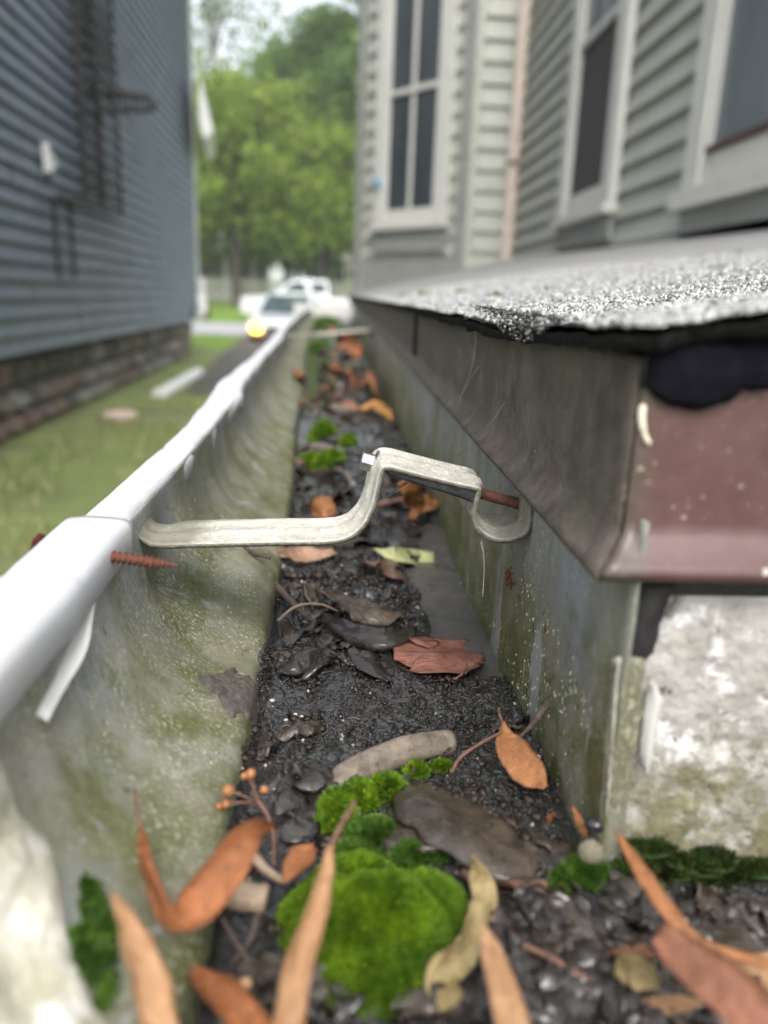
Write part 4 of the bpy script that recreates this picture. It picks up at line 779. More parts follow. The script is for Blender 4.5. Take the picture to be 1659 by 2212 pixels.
def mudh(X, Y):
    X = np.asarray(X, float); Y = np.asarray(Y, float)
    h = .0015 + .0040 * fbm(X * 70, Y * 55, 4, 3) + .0024 * (fbm(X * 260, Y * 230, 4, 13, .6) - .35)
    for cx, cy, a, rx, ry in _lc: h = h + a * np.exp(-((X - cx) / rx) ** 2 - ((Y - cy) / ry) ** 2) * (.6 + .8 * fbm(X * 200, Y * 160, 3, 23))
    bare = np.zeros_like(h)
    for cx, cy, rx, ry in _bc: bare = np.maximum(bare, np.exp(-(((X - cx) / rx) ** 2 + ((Y - cy) / ry) ** 2) ** 1.5))
    bare = bare * sstep(.16, .19, Y)
    h = h - .010 * sstep(.35, .62, bare + .35 * (fbm(X * 120, Y * 100, 4, 29) - .5))
    h = h + np.where((X > .068) & (Y < .157), .0065 * np.exp(-np.maximum(.156 - Y, 0) / .0060) * (.5 + .9 * fbm(X * 60, Y * 60, 3, 61)), 0); lx = -.0245 + shift_in(Y); h = h - .0045 * np.exp(-((Y - .62) / .12) ** 2) * np.exp(-((X - lx - .012) / .012) ** 2)
    h = h + .0065 * np.exp(-np.maximum(X - lx, 0) / .0011) * (.6 + .8 * fbm(Y * 160, Y * 0 + 2, 3, 6)) * sstep(.10, .13, Y)
    return FZ + np.clip(h, -.004, .06)
def mudsheet(name, Y, nx, xl, xr):
    u = np.linspace(0, 1, nx); X = xl(Y)[:, None] * (1 - u) + xr(Y)[:, None] * u; Yg = np.repeat(Y[:, None], nx, 1); Z = mudh(X, Yg)
    return obj(name, np.stack([X, Yg, Z], -1).reshape(-1, 3), gridF(len(Y), nx)[:, ::-1], MUD, kind='structure')
lft = lambda Y: -.0262 + shift_in(Y); rgt = lambda Y: np.full(len(Y), BX + .0005)
mudsheet('mud', np.linspace(.155, .46, 555), 190, lft, rgt)
mudsheet('mud', np.concatenate([np.arange(.46, .9, .0022), np.arange(.9, 4.3, .012)]), 60, lft, rgt)
mudsheet('mud', np.linspace(.070, .155, 142), 330, lft, lambda Y: np.full(len(Y), .19))
def onmud(px, py, dz=0.):
    """pixel -> point on the mud surface"""
    z = -.133
    for _ in range(4):
        q = P(px, py, Z=z); z = float(mudh(q[0], q[1])) + dz
    return P(px, py, Z=z)
# crumbs, grit and fibres: uncountable
def scatter(name, n, r0, r1, mat, ymax=.5, sq=(1, 1, .7), lift=.2, pale=False):
    u = rng.random(n); Y = .085 + (ymax - .085) * u ** 1.6; X = np.where(Y < .15, rng.uniform(-.025, .14, n), lft(Y) + (BX - lft(Y)) * rng.random(n))
    r = rng.uniform(r0, r1, n) * (1 + .6 * (Y > .3)); dens = fbm(X * 60, Y * 50, 3, 83); keep = (dens > .42) & (mudh(X, Y) > FZ + .0006); X, Y, r = X[keep], Y[keep], r[keep]; n = len(X)
    base = np.array([(1, 0, 0), (-1, 0, 0), (0, 1, 0), (0, -1, 0), (0, 0, 1), (0, 0, -1)], float)
    V = base[None] * rng.uniform(.55, 1.45, (n, 6, 1)) * r[:, None, None] * np.array(sq)
    a = rng.uniform(0, 6.28, n); b = rng.uniform(-.7, .7, n); ca, sa, cb, sb = np.cos(a), np.sin(a), np.cos(b), np.sin(b)
    x, y, z = V[..., 0], V[..., 1], V[..., 2]; y, z = y * cb[:, None] - z * sb[:, None], y * sb[:, None] + z * cb[:, None]
    x, y = x * ca[:, None] - y * sa[:, None], x * sa[:, None] + y * ca[:, None]
    V = np.stack([x + X[:, None], y + Y[:, None], z + (mudh(X, Y) + lift * r)[:, None]], -1).reshape(-1, 3)
    Fc = (np.array(oct_f)[None] + (np.arange(n) * 6)[:, None, None]).reshape(-1, 3)
    return obj(name, V, Fc, mat, kind='stuff', smooth=False)
nC = NT('wet_crumb'); cC = nC.ramp(nC.isl, [(0, (.004, .0035, .003)), (.7, (.014, .012, .010)), (.93, (.035, .03, .026)), (1, (.08, .07, .06))]); CRUMB = nC.fin(cC, .14, None, .8, **{'Coat Weight': .5, 'Coat Roughness': .05})
scatter('mud_crumbs', 22000, .00025, .0007, CRUMB)
scatter('leaf_flakes', 1500, .001, .0026, m_rust('rotten_flake', (.012, .009, .007), (.05, .036, .026), .35), .6, (1, .6, .10), .8)
scatter('pale_grit', 260, .0003, .0008, simple('grit', (.36, .34, .29), .6, .3, 500), .45, (1, 1, .8), .4)
mb = MB()
for i in range(520):
    y = .09 + .36 * rng.random() ** 1.5; x = rng.uniform(-.022, .10 if y < .15 else .06); a = rng.uniform(0, 6.28); L = rng.uniform(.002, .007); c = rng.uniform(-.8, .8)
    t = np.linspace(-.5, .5, 5); q = np.stack([x + L * (t * math.cos(a) - c * t * t * math.sin(a)), y + L * (t * math.sin(a) + c * t * t * math.cos(a))], -1); z = mudh(q[:, 0], q[:, 1]).max() + .0004 + .0006 * (1 - 4 * t * t) * rng.random()
    mb.tube(np.column_stack([q, np.broadcast_to(z, 5)]), rng.uniform(.00012, .00032), 4, False)
mb.build('root_fibres', m_rust('fibre', (.012, .009, .008), (.06, .035, .022), .4), kind='stuff')
# ================================================================== LEAVES
def leafmat(name, c1, c2, rough=.5, vein=.10, spots=.45, bump=.00012, vcol=None, coat=0):
    n = NT(name); uv = n.uv; u, v, _ = n.sep(uv); au = n.math('ABSOLUTE', n.math('MULTIPLY_ADD', u, 2, -1))
    c = n.mix(n.ramp(n.noise(85, 6, .7, n.obj), [(.34, 0), (.66, 1)]), tuple(x * .8 for x in c1), c2)
    c = n.mix(n.math('MULTIPLY', n.ramp(n.noise(260, 4, .7, n.obj), [(.54, 0), (.68, 1)]), spots), c, tuple(x * .25 for x in c1))
    side = n.math('PINGPONG', n.math('ADD', n.math('MULTIPLY', v, 11), n.math('MULTIPLY', au, -2.6)), .5)
    sv_ = n.ramp(side, [(0, 1), (.09, 0)]); mid = n.ramp(au, [(0, 1), (.05, .8), (.09, 0)])
    veins = n.math('MAXIMUM', mid, n.math('MULTIPLY', sv_, .6)); fine = n.voro(900, n.obj, 'DISTANCE_TO_EDGE')
    c = n.mix(n.math('MULTIPLY', veins, vein), c, vcol or tuple(x * .45 for x in c1))
    edge = n.ramp(n.math('ADD', au, n.math('MULTIPLY', n.noise(200, 3, .6, n.obj), .25)), [(.98, 0), (1.15, .6)]); c = n.mix(edge, c, tuple(x * .5 for x in c1))
    b = n.bump(veins, bump, .9); b = n.bump(fine, .0003, .5, b); b = n.bump(n.noise(220, 6, .72, n.obj), .0016, .8, b)
    return n.fin(c, rough, b, .5, **({'Coat Weight': coat, 'Coat Roughness': .15} if coat else {}))
ORANGE = leafmat('orange_brown_leaf', (.27, .105, .035), (.44, .195, .075), .5)
ORANGED = leafmat('deep_orange_leaf', (.20, .066, .02), (.36, .13, .042), .5)
TAN = leafmat('tan_leaf', (.34, .175, .08), (.50, .29, .15), .55)
REDB = leafmat('red_brown_leaf', (.19, .070, .048), (.34, .155, .110), .38, .22, .35, .0006, (.12, .04, .026))
TAUPE = leafmat('taupe_dry_leaf', (.13, .105, .08), (.30, .25, .20), .7, .12, .6, .00004)
WETB = leafmat('wet_brown_leaf', (.028, .021, .014), (.075, .055, .038), .20, .10, .4, .00015, None, .6)
WETD = leafmat('wet_black_leaf', (.010, .008, .007), (.035, .026, .021), .18, .10, .3, .00015, None, .7)
GREENL = leafmat('pale_green_leaf', (.42, .45, .19), (.55, .56, .29), .5, .15, .25)
BROWN = leafmat('brown_leaf', (.10, .055, .035), (.23, .13, .09), .45, .3, .4)
OLIVE = leafmat('olive_tan_leaf', (.22, .16, .06), (.36, .28, .13), .55, .3, .4)
MAROON = leafmat('dull_rust_leaf', (.19, .075, .04), (.31, .13, .075), .55, .15)
STEMM = m_rust('brown_stem', (.07, .035, .025), (.20, .105, .07), .6)
def leaf(name, label, pts, w, mat, roll=0, curl=0, up=None, serr=0, wave=.0006, n=34, nu=15, cat='leaf', group=None, stem=None, stemr=.0005, seed=0, th=.00025, ragged_=.0):
    pts = np.asarray(pts); C = crom(pts, n); t = np.linspace(0, 1, n)
    T = np.gradient(C, axis=0); T /= np.linalg.norm(T, axis=1)[:, None]
    wl = np.interp(t, np.linspace(0, 1, len(w)), w) if hasattr(w, '__len__') else w * np.sin(np.pi * np.clip(t, .0, 1) ** .85) ** .75
    if hasattr(w, '__len__'):  # soften
        k = np.array([.25, .5, .25]); wl = np.convolve(np.pad(wl, 1, 'edge'), k, 'valid')
    wl = np.maximum(wl, .00015)
    ref = np.broadcast_to(np.asarray(up, float), C.shape) if up is not None else -C / np.linalg.norm(C, axis=1)[:, None]
    Sd = np.cross(T, ref); Sd /= np.linalg.norm(Sd, axis=1)[:, None] + 1e-9; Nn = np.cross(Sd, T)
    ro = np.radians(np.interp(t, np.linspace(0, 1, len(roll)), roll) if hasattr(roll, '__len__') else np.full(n, roll)); c_, s_ = np.cos(ro)[:, None], np.sin(ro)[:, None]
    Sd, Nn = Sd * c_ + Nn * s_, Nn * c_ - Sd * s_
    cu = np.interp(t, np.linspace(0, 1, len(curl)), curl) if hasattr(curl, '__len__') else np.full(n, curl, float); cu = np.where(np.abs(cu) < .02, .02, cu)
    u = np.linspace(-1, 1, nu); a = u[None] * cu[:, None]; R = (wl / cu)[:, None]
    sx = np.sin(a) * R; sn = (1 - np.cos(a)) * R
    if serr: sx = sx * (1 + serr * (np.abs(u) ** 4)[None] * (np.abs(((t * 13) % 1) - .5) * 2 - .5)[:, None] * 2)
    if ragged_: sx = sx * (1 - ragged_ * (np.abs(u) ** 3)[None] * fbm(t[:, None] * 9 + 0 * u[None], np.sign(u)[None] * 3 + seed + 0 * t[:, None], 3, 91))
    sn = sn + wave * (fbm(t[:, None] * 6 + seed * 3.7, u[None] * 1.6 + seed, 3, 97) - .5) * 2 * (.4 + np.abs(u)[None])
    V = C[:, None] + Sd[:, None] * sx[..., None] + Nn[:, None] * sn[..., None]
    uv = np.stack(np.broadcast_arrays((u[None] + 1) / 2, t[:, None]), -1).reshape(-1, 2)
    o = obj(name, V.reshape(-1, 3), gridF(n, nu), mat, None, uv=uv, label=label, cat=cat, group=group, solid=th)
    if stem is not None:
        m = MB(); q = crom(stem, 14); m.tube(q, np.linspace(stemr, stemr * .75, 14), 6); m.build('leaf_stem', STEMM, o, smooth=True)
    return o
def pz(*a): return [P(x, y, Z=z) for x, y, z in a]
def py_(*a): return [P(x, y, Y=y_) for x, y, y_ in a]
UPZ = (0, 0, 1)
# --- in-focus leaves on the mud
leaf('fallen_leaf', 'reddish brown toothed leaf lying flat beside the bare metal floor strip', [onmud(1040, 1393, .0015), onmud(1000, 1405, .0042), onmud(945, 1412, .0040), onmud(900, 1412, .0022), onmud(850, 1405, .0035)], [.0008, .0055, .0105, .0145, .0155, .0125, .006], REDB, up=UPZ, roll=[10, 8, 4, 0], curl=[.7, .35, -.1, -.35], serr=.09, wave=.0014, seed=2, stem=[onmud(992, 1412, .0040), onmud(1007, 1428, .0050), onmud(1003, 1450, .0035), onmud(985, 1466, .0015), onmud(968, 1470, .0012)])
leaf('fallen_leaf', 'orange oblong leaf propped upright against the green gutter back wall', py_((1086, 1558, .203), (1092, 1590, .198), (1115, 1635, .190), (1150, 1675, .183), (1178, 1702, .178)), [.0006, .0018, .0042, .0050, .0048, .0050, .0038, .0008], ORANGE, roll=[40, 18, 12, 10], curl=[.9, .5, .3, .3], seed=3, serr=.03, stem=py_((1086, 1562, .203), (1080, 1545, .205), (1077, 1528, .206)))
leaf('curled_leaf', 'long grey brown rolled up dry leaf lying like a log across the mud', [onmud(700, 1738, .002), onmud(752, 1688, .0035), onmud(830, 1640, .0048), onmud(905, 1612, .0055), onmud(985, 1598, .005)], [.0016, .0060, .0092, .0104, .0108, .0106, .0104], TAUPE, roll=[-20, -10, 0, 10], curl=[-1.2, -1.7, -2.6, -2.7, -3.0], wave=.0026, seed=5, ragged_=.25)
leaf('wet_leaf', 'large wet olive brown leaf plastered flat on the mud right of the moss', [onmud(862, 1690, .0018), onmud(930, 1725, .0030), onmud(1010, 1775, .0034), onmud(1090, 1825, .0032), onmud(1165, 1872, .0018)], [.002, .0085, .012, .0135, .0130, .012, .006], WETB, up=UPZ, roll=[0, 6, 4], curl=[-.3, -.5, -.4], wave=.0024, seed=6, ragged_=.35)
leaf('wet_leaf', 'torn wet dark leaf tucked under the bright moss at its right edge', [onmud(760, 1770, .001), onmud(840, 1790, .0035), onmud(930, 1800, .003), onmud(1000, 1822, .001)], [.002, .006, .0085, .007, .002], WETB, up=UPZ, roll=-8, curl=-.6, wave=.0015, seed=7, ragged_=.3)
leaf('crinkled_leaf', 'crinkled brown leaf edge just behind the green tuft at the corner', [onmud(1000, 1880, .001), onmud(1060, 1895, .003), onmud(1120, 1900, .0035), onmud(1185, 1910, .001)], [.0015, .0045, .0055, .0045, .001], BROWN, up=UPZ, roll=[0, 25, 5], curl=[-.5, .6, -.4], wave=.0022, seed=8)
leaf('fallen_leaf', 'pale yellow green leaf lying on the mud beyond the hanger strap', [onmud(806, 1186, .002), onmud(850, 1198, .005), onmud(895, 1206, .006), onmud(938, 1208, .005)], [.0008, .0030, .0052, .0060, .0054, .0038], GREENL, up=(0, -.75, .65), roll=[12, 6, 0], curl=.4, wave=.0014, seed=9, serr=.04)
leaf('fallen_leaf', 'tan leaf with raised edge lying just below the hanger strap', [onmud(592, 1200, .004), onmud(640, 1203, .005), onmud(685, 1198, .005), onmud(724, 1192, .004)], [.0015, .0050, .0056, .0048, .002], leafmat('pinkish_tan_leaf', (.30, .17, .10), (.45, .29, .20), .5), up=(0, -.55, .8), roll=[-18, -8, 6], curl=[.7, .5, .3], wave=.0016, seed=10)
leaf('fallen_leaf', 'small dull brown leaf between the tan leaf and pale green leaf', [onmud(775, 1212, .002), onmud(800, 1222, .005), onmud(832, 1235, .002)], [.002, .0062, .0065, .002], BROWN, up=UPZ, roll=14, curl=.7, wave=.0016, seed=11)
leaf('fallen_leaf', 'dark curled brown leaf under the tip of the pale green leaf', [onmud(828, 1205, .003), onmud(852, 1228, .006), onmud(884, 1250, .002)], [.002, .0066, .0066, .0025], leafmat('umber_leaf', (.07, .036, .022), (.16, .085, .055), .35, coat=.4), up=UPZ, roll=-10, curl=-.8, wave=.0014, seed=12)
leaf('fallen_leaf', 'forked orange leaf standing by the back wall behind the hanger', [onmud(862, 1050, .030), onmud(885, 1062, .024), onmud(900, 1090, .012), onmud(888, 1122, .003)], [.0015, .010, .0085, .0075, .002], ORANGE, roll=[20, -10, 30], curl=.5, wave=.003, seed=13, ragged_=.5)
leaf('fallen_leaf', 'orange leaf tip touching the back wall right of the forked leaf', [onmud(890, 1100, .008), onmud(912, 1092, .014), onmud(942, 1078, .016)], [.002, .006, .006, .001], ORANGE, roll=20, curl=.4, wave=.002, seed=14)
leaf('fallen_leaf', 'small orange scrap peeping over the hanger strap top edge', [onmud(676, 1108, .004), onmud(698, 1096, .010), onmud(724, 1106, .005)], [.002, .007, .007, .002], ORANGE, roll=10, curl=.5, seed=15)
leaf('wet_leaf', 'long wet brown veined leaf bridging the dark clump below the strap', [onmud(690, 1275, .006), onmud(750, 1300, .009), onmud(820, 1318, .008), onmud(880, 1328, .003)], [.003, .0082, .0098, .0085, .003], leafmat('wet_tan_brown_leaf', (.05, .037, .026), (.14, .105, .075), .38, .2, .4, .0005, None, .2), up=UPZ, roll=[-8, -14, -4], curl=[-.3, -.8, -.2], wave=.0036, seed=16, ragged_=.5)
leaf('wet_leaf', 'black wet leaf bulging along the lower edge of the dark clump', [onmud(690, 1335, .003), onmud(760, 1358, .007), onmud(840, 1372, .007), onmud(900, 1352, .003)], [.003, .0065, .0085, .0075, .002], WETD, up=UPZ, roll=-18, curl=[-.4, -1.2, -.5], wave=.0036, seed=17, ragged_=.55)
leaf('wet_leaf', 'ribbed black leaf tip pointing at the flat reddish toothed leaf', [onmud(765, 1400, .003), onmud(800, 1435, .0035), onmud(842, 1472, .0015)], [.003, .0052, .0058, .0045, .001], WETD, up=UPZ, roll=8, curl=-.4, seed=18)
leaf('wet_leaf', 'thick dark wet leaf curl beside the left gutter wall', [onmud(600, 1445, .002), onmud(640, 1430, .0055), onmud(680, 1402, .003)], [.002, .0055, .0058, .002], WETD, up=UPZ, roll=-16, curl=-1.0, wave=.0018, seed=19)
leaf('wet_leaf', 'shiny black leaf fold left of the rolled up leaf', [onmud(620, 1690, .002), onmud(670, 1672, .005), onmud(715, 1655, .002)], [.002, .006, .0062, .002], WETD, up=UPZ, roll=12, curl=-.9, wave=.002, seed=20)
leaf('wet_leaf', 'shiny black leaf slab between the seed stalk and moss', [onmud(590, 1760, .002), onmud(640, 1775, .003), onmud(665, 1740, .002)], [.002, .0055, .006, .002], WETD, up=UPZ, roll=-6, curl=-.5, wave=.0018, seed=21)
leaf('fallen_leaf', 'narrow orange leaf sliver standing where gutter corner wall begins', py_((1237, 1742, .160), (1250, 1775, .158), (1266, 1812, .155)), [.0003, .0010, .0013, .0006], ORANGE, roll=30, curl=.5, seed=22)
leaf('fallen_leaf', 'small folded orange leaf scrap beside the large wet leaf', py_((1168, 1792, .172), (1180, 1778, .171), (1198, 1758, .170)), [.0004, .0012, .0014, .0003], ORANGED, roll=50, curl=.6, seed=23)
# --- near blurred leaves
leaf('fallen_leaf', 'glossy orange leaf curled into a U shape over the woody stub', py_((305, 1790, .136), (312, 1850, .130), (335, 1940, .122), (372, 1985, .118), (430, 1955, .119), (490, 1870, .124), (540, 1800, .130), (590, 1782, .136)), [.0004, .0013, .0028, .0036, .0042, .0048, .0048, .0040, .0022, .0006], ORANGED, roll=[20, 40, 55, 30, -5, -15, -10], curl=[.5, .8, 1.0, .7, .7, 1.0], wave=.0013, ragged_=.18, seed=24, n=46, stem=py_((304, 1795, .136), (297, 1750, .140), (290, 1706, .143)))
leaf('fallen_leaf', 'tan leaf standing upright at lower left near the sealant', py_((243, 1932, .111), (275, 2010, .107), (315, 2110, .101), (350, 2260, .094)), [.0005, .0024, .0033, .0038, .0040, .0036], TAN, roll=[30, 15, 10], curl=[1.2, .9, 1.1], wave=.0012, ragged_=.2, seed=25)
leaf('fallen_leaf', 'deep orange pointed leaf low at the front beside the upright tan leaf', py_((392, 2082, .120), (450, 2130, .114), (510, 2190, .108), (580, 2280, .101)), [.0004, .0026, .0040, .0044, .0040], ORANGED, roll=20, curl=[1.2, .9], wave=.0012, ragged_=.2, seed=26)
leaf('fallen_leaf', 'long slim tan leaf with stalk crossing in front of the moss mound', py_((712, 1830, .131), (700, 1900, .124), (672, 2000, .116), (640, 2110, .108), (618, 2270, .098)), [.0006, .0019, .0028, .0031, .0034, .0036, .0040], TAN, roll=[10, 5, -5], curl=[.9, 1.2, 1.0, 1.3], seed=27, wave=.0012, ragged_=.16, n=46, stem=py_((712, 1832, .131), (738, 1780, .136), (767, 1733, .141)), stemr=.0007)
leaf('fallen_leaf', 'tan blunt leaf rising at the front between moss and puddled mud', py_((1045, 2000, .122), (1062, 2060, .116), (1085, 2140, .109), (1120, 2270, .099)), [.0006, .0024, .0030, .0033, .0036], TAN, roll=10, curl=.8, seed=28)
leaf('fallen_leaf', 'long slim orange leaf arching along the foot of the white wall', py_((1326, 1792, .140), (1375, 1880, .131), (1430, 1965, .123), (1490, 2030, .119), (1570, 2062, .117), (1700, 2090, .115)), [.0004, .0018, .0027, .0029, .0024, .0017, .0014, .0012], ORANGE, roll=[35, 35, 30, 10], curl=1.2, ragged_=.2, seed=29, n=46)
leaf('fallen_leaf', 'broad rust brown blunt leaf pushing in from the bottom right', py_((1422, 2020, .112), (1480, 2065, .107), (1560, 2130, .101), (1680, 2240, .093)), [.0020, .0044, .0048, .0052, .0056, .0052], MAROON, roll=5, curl=.7, wave=.0014, ragged_=.2, seed=30)
leaf('fallen_leaf', 'thin light orange leaf lying flat along the bottom right edge', py_((1365, 2168, .116), (1430, 2172, .115), (1515, 2166, .114)), [.0004, .0014, .0020, .0016, .0004], TAN, roll=10, curl=.5, seed=31)
leaf('fallen_leaf', 'olive tan ragged leaf piece under the broad rust brown leaf', py_((1330, 2085, .121), (1375, 2100, .118), (1425, 2128, .116)), [.002, .0034, .0042, .001], OLIVE, roll=-10, curl=.4, seed=32, ragged_=.4)
leaf('fallen_leaf', 'pinkish leaf strip lying right of centre on the near mud', [onmud(1310, 2060, .003), onmud(1370, 2065, .005), onmud(1440, 2055, .003)], [.001, .003, .003, .001], MAROON, up=UPZ, roll=20, curl=.5, seed=33)
leaf('fallen_leaf', 'beige crinkled leaf stood on edge at the right side of the moss mound', py_((1022, 1855, .146), (1040, 1905, .140), (1045, 1960, .134), (1010, 2030, .128), (955, 2100, .122), (945, 2160, .118)), [.001, .0034, .0042, .0040, .0044, .0030], OLIVE, roll=[-30, 20, 35, 10], curl=[.7, -.6, .8, .5], wave=.0024, seed=34, ragged_=.3)
leaf('fallen_leaf', 'small dark orange folded leaf behind the slim tan leaf', py_((615, 1908, .140), (640, 1868, .143), (680, 1832, .147)), [.0006, .0030, .0036, .0010], ORANGED, roll=25, curl=.9, seed=35)
leaf('fallen_leaf', 'brown orange leaf lying crosswise at the bottom right behind the rust leaf', py_((1520, 2190, .118), (1580, 2140, .120), (1690, 2085, .122)), [.002, .0040, .0046, .003], TAN, roll=-10, curl=.5, seed=36)
leaf('fallen_leaf', 'yellow blotched pale leaf scrap on the mud below the moss mound', [onmud(930, 2180, .003), onmud(960, 2150, .004), onmud(975, 2120, .002)], [.001, .0032, .0032, .001], OLIVE, up=UPZ, roll=10, curl=-.4, seed=37)
# --- far blurred leaves inside the gutter
far = [((780, 885), (812, 868), (846, 905), .016, 'golden orange curled leaf against the back wall halfway along the gutter', leafmat('golden_leaf', (.36, .15, .03), (.52, .26, .07), .5), .022), ((700, 880), (745, 884), (792, 896), .012, 'grey tan flat leaf left of the golden curled leaf', TAUPE, .018), ((797, 800), (806, 830), (822, 872), .03, 'tall orange leaf leaning on the back wall above the golden leaf', ORANGED, .020),
       ((716, 808), (745, 805), (785, 828), .02, 'orange leaf lying near the yellow stalk in the far gutter', ORANGED, .03), ((640, 792), (650, 808), (658, 826), .02, 'reddish orange leaf against the left wall far along the gutter', ORANGED, .02), ((722, 760), (745, 745), (772, 775), .03, 'wide orange leaf on the far heap near the second hanger', ORANGED, .05), ((738, 735), (752, 722), (764, 750), .04, 'topmost orange leaf of the far heap against the dark fascia', ORANGED, .06), ((690, 772), (708, 764), (726, 780), .02, 'pale brown leaf on the left of the far orange heap', BROWN, .04), ((640, 970), (690, 958), (745, 975), .012, 'mauve brown wet leaf between the two moss patches', leafmat('mauve_leaf', (.10, .07, .062), (.20, .15, .135), .3, coat=.4), .018), ((690, 1032), (735, 1022), (765, 1052), .008, 'grey brown wet leaf just in front of the oblong moss patch', leafmat('ashen_leaf', (.11, .085, .075), (.20, .165, .15), .3, coat=.4), .012), ((640, 1010), (655, 985), (690, 975), .008, 'purplish brown leaf left of the oblong moss patch', BROWN, .014), ((690, 830), (715, 822), (742, 850), .015, 'dusky wet leaf below the yellow stalk', WETB, .03), ((800, 1088), (850, 1082), (905, 1062), .006, 'dark red brown leaf along the foot of the back wall behind the hanger', BROWN, .010), ((640, 880), (665, 865), (690, 880), .012, 'dull brown leaf by the left wall in the middle distance', BROWN, .02)]
for i, (a, b, c, lift, lb, mt, wd) in enumerate(far):
    leaf('fallen_leaf', lb, [onmud(*a, lift * .3), onmud(*b, lift), onmud(*c, lift * .3)], [.002, wd * .45, wd * .5, wd * .4, .002], mt, up=UPZ, roll=[-20 + 11 * (i % 5), 10], curl=.6 * (1 if i % 2 else -1), wave=.004, seed=40 + i, n=20, nu=9, ragged_=.25)
for i in range(26):
    px, py = rng.normal(748, 26), rng.uniform(712, 905); q0_ = onmud(px, py)
    if q0_[0] > BX - .004 or q0_[0] < lft(np.array([q0_[1]]))[0] + .006: continue
    sc_ = .35 + q0_[1] * .35; a = rng.uniform(0, 6.28); L = .03 * sc_; d = np.array([math.cos(a), math.sin(a), 0]) * L
    leaf('fallen_leaf', 'small brownish leaf in the blurred far debris of the gutter', [q0_ - d + (0, 0, .003), q0_ + (0, 0, .014 * sc_), q0_ + d + (0, 0, .004)], [.001, L * .4, L * .5, L * .35, .001], [ORANGED, TAUPE, BROWN, WETB, MAROON][i % 5], up=UPZ, roll=rng.uniform(-40, 40), curl=rng.uniform(-.8, .8), wave=.003, seed=70 + i, n=14, nu=7, ragged_=.4, group='small leaves in the far debris')
# --- rotting scraps all over the mud
k = 0
while k < 190:
    px, py = rng.uniform(560, 1220), rng.choice([rng.uniform(1130, 1460), rng.uniform(1560, 2150), rng.uniform(800, 1130), rng.uniform(1960, 2200)])
    if py > 1960 and rng.random() < .6: px = rng.uniform(1100, 1640)
    q = P(px, py, Z=-.133)
    if any(((px - a_) / c_) ** 2 + ((py - b_) / d_) ** 2 < 1 for a_, b_, c_, d_ in ((945, 1420, 150, 85), (850, 1655, 200, 100), (1020, 1785, 210, 125), (870, 1200, 100, 50), (660, 1205, 90, 40), (800, 1990, 260, 190), (1000, 2000, 90, 170))): continue
    if q[0] < lft(np.array([q[1]]))[0] + .003 or q[0] > (BX - .003 if q[1] > .155 else .135) or float(mudh(q[0], q[1])) < FZ + .001: continue
    a = rng.uniform(0, 6.28); L = rng.uniform(.005, .011) * (1 + 1.2 * (q[1] > .4)); d = np.array([math.cos(a), math.sin(a)]); pts = []
    for t in (-1, 0, 1):
        xy = q[:2] + d * L * t; xy[0] = np.clip(xy[0], lft(np.array([xy[1]]))[0] + .001, .0635 if xy[1] > .155 else .14); pts.append((xy[0], xy[1], float(mudh(xy[0], xy[1])) + (.0028 if t == 0 else .0008)))
    leaf('leaf_scrap', 'small dark wet leaf scrap rotting on the gutter mud', pts, [.001, L * .55, L * .62, L * .4, .001], [WETD, WETD, WETB][k % 3], up=UPZ, roll=rng.uniform(-25, 25), curl=rng.uniform(-1.0, .6), wave=.0026, n=18, nu=9, seed=100 + k, cat='leaf scrap', group='rotting leaf scraps on the mud', ragged_=.65); k += 1
# ================================================================== TWIGS, SEEDS
def twig(name, label, pts, rad, mat, n=24, cat='twig', knots=0, seed=0):
    q = crom(pts, n); t = np.linspace(0, 1, n); r = np.interp(t, np.linspace(0, 1, len(rad)), rad) if hasattr(rad, '__len__') else np.full(n, rad)
    r = r * (1 + .25 * (fbm(t * 14, t * 0 + seed, 3, 7) - .5)) * (1 + knots * np.exp(-((t - .62) / .03) ** 2) + knots * np.exp(-((t - .97) / .04) ** 2))
    m = MB(); m.tube(q, r, 8); return m.build(name, mat, smooth=True, label=label, cat=cat)
BARK = m_rust('dark_bark', (.04, .028, .024), (.12, .085, .075), .7)
WOOD = m_rust('pale_wood', (.20, .14, .09), (.42, .33, .24), .75)
twig('twig', 'dark brown twig end with a knot leaning on the back wall by the orange leaf', py_((1122, 1592, .192), (1148, 1568, .192), (1168, 1540, .193), (1182, 1522, .194)), [.0004, .0006, .0009, .0011, .0012], BARK, knots=.35)
twig('twig', 'thin brown stalk between the rolled leaf and the orange propped leaf', [onmud(975, 1668, .001), onmud(995, 1636, .004), onmud(1035, 1608, .009), P(1085, 1580, Y=.196)], [.0006, .0005, .0004], STEMM)
twig('twig', 'thin reddish stalk curving on the bare floor toward the toothed leaf', [onmud(940, 1335, .003), onmud(965, 1362, .0025), onmud(1000, 1385, .002), onmud(1040, 1394, .0015)], [.0004, .0004, .0006], STEMM)
twig('twig', 'short grey twig poking out of the mud at the left wall below the strap', py_((528, 1182, .325), (550, 1195, .318), (582, 1205, .310)), [.001, .0011, .0008], BARK, cat='twig')
twig('twig', 'dark branching root strand along the left of the black clump', [onmud(580, 1245, .004), onmud(615, 1285, .006), onmud(650, 1320, .006), onmud(680, 1345, .003)], [.0012, .0016, .0009], BARK)
twig('twig', 'grey wire like root between left wall and small moss tuft', [onmud(600, 1340, .004), onmud(640, 1310, .008), onmud(690, 1305, .009), onmud(730, 1320, .006)], [.0005, .0006, .0004], WOOD)
twig('twig', 'reddish brown woody stub lying across the ledge behind the curled orange leaf', py_((296, 1890, .140), (350, 1898, .139), (420, 1912, .138), (500, 1930, .137), (575, 1945, .136)), [0.0017, .0019, .0018, .0022, .0032, .0026], WOOD, knots=.3)
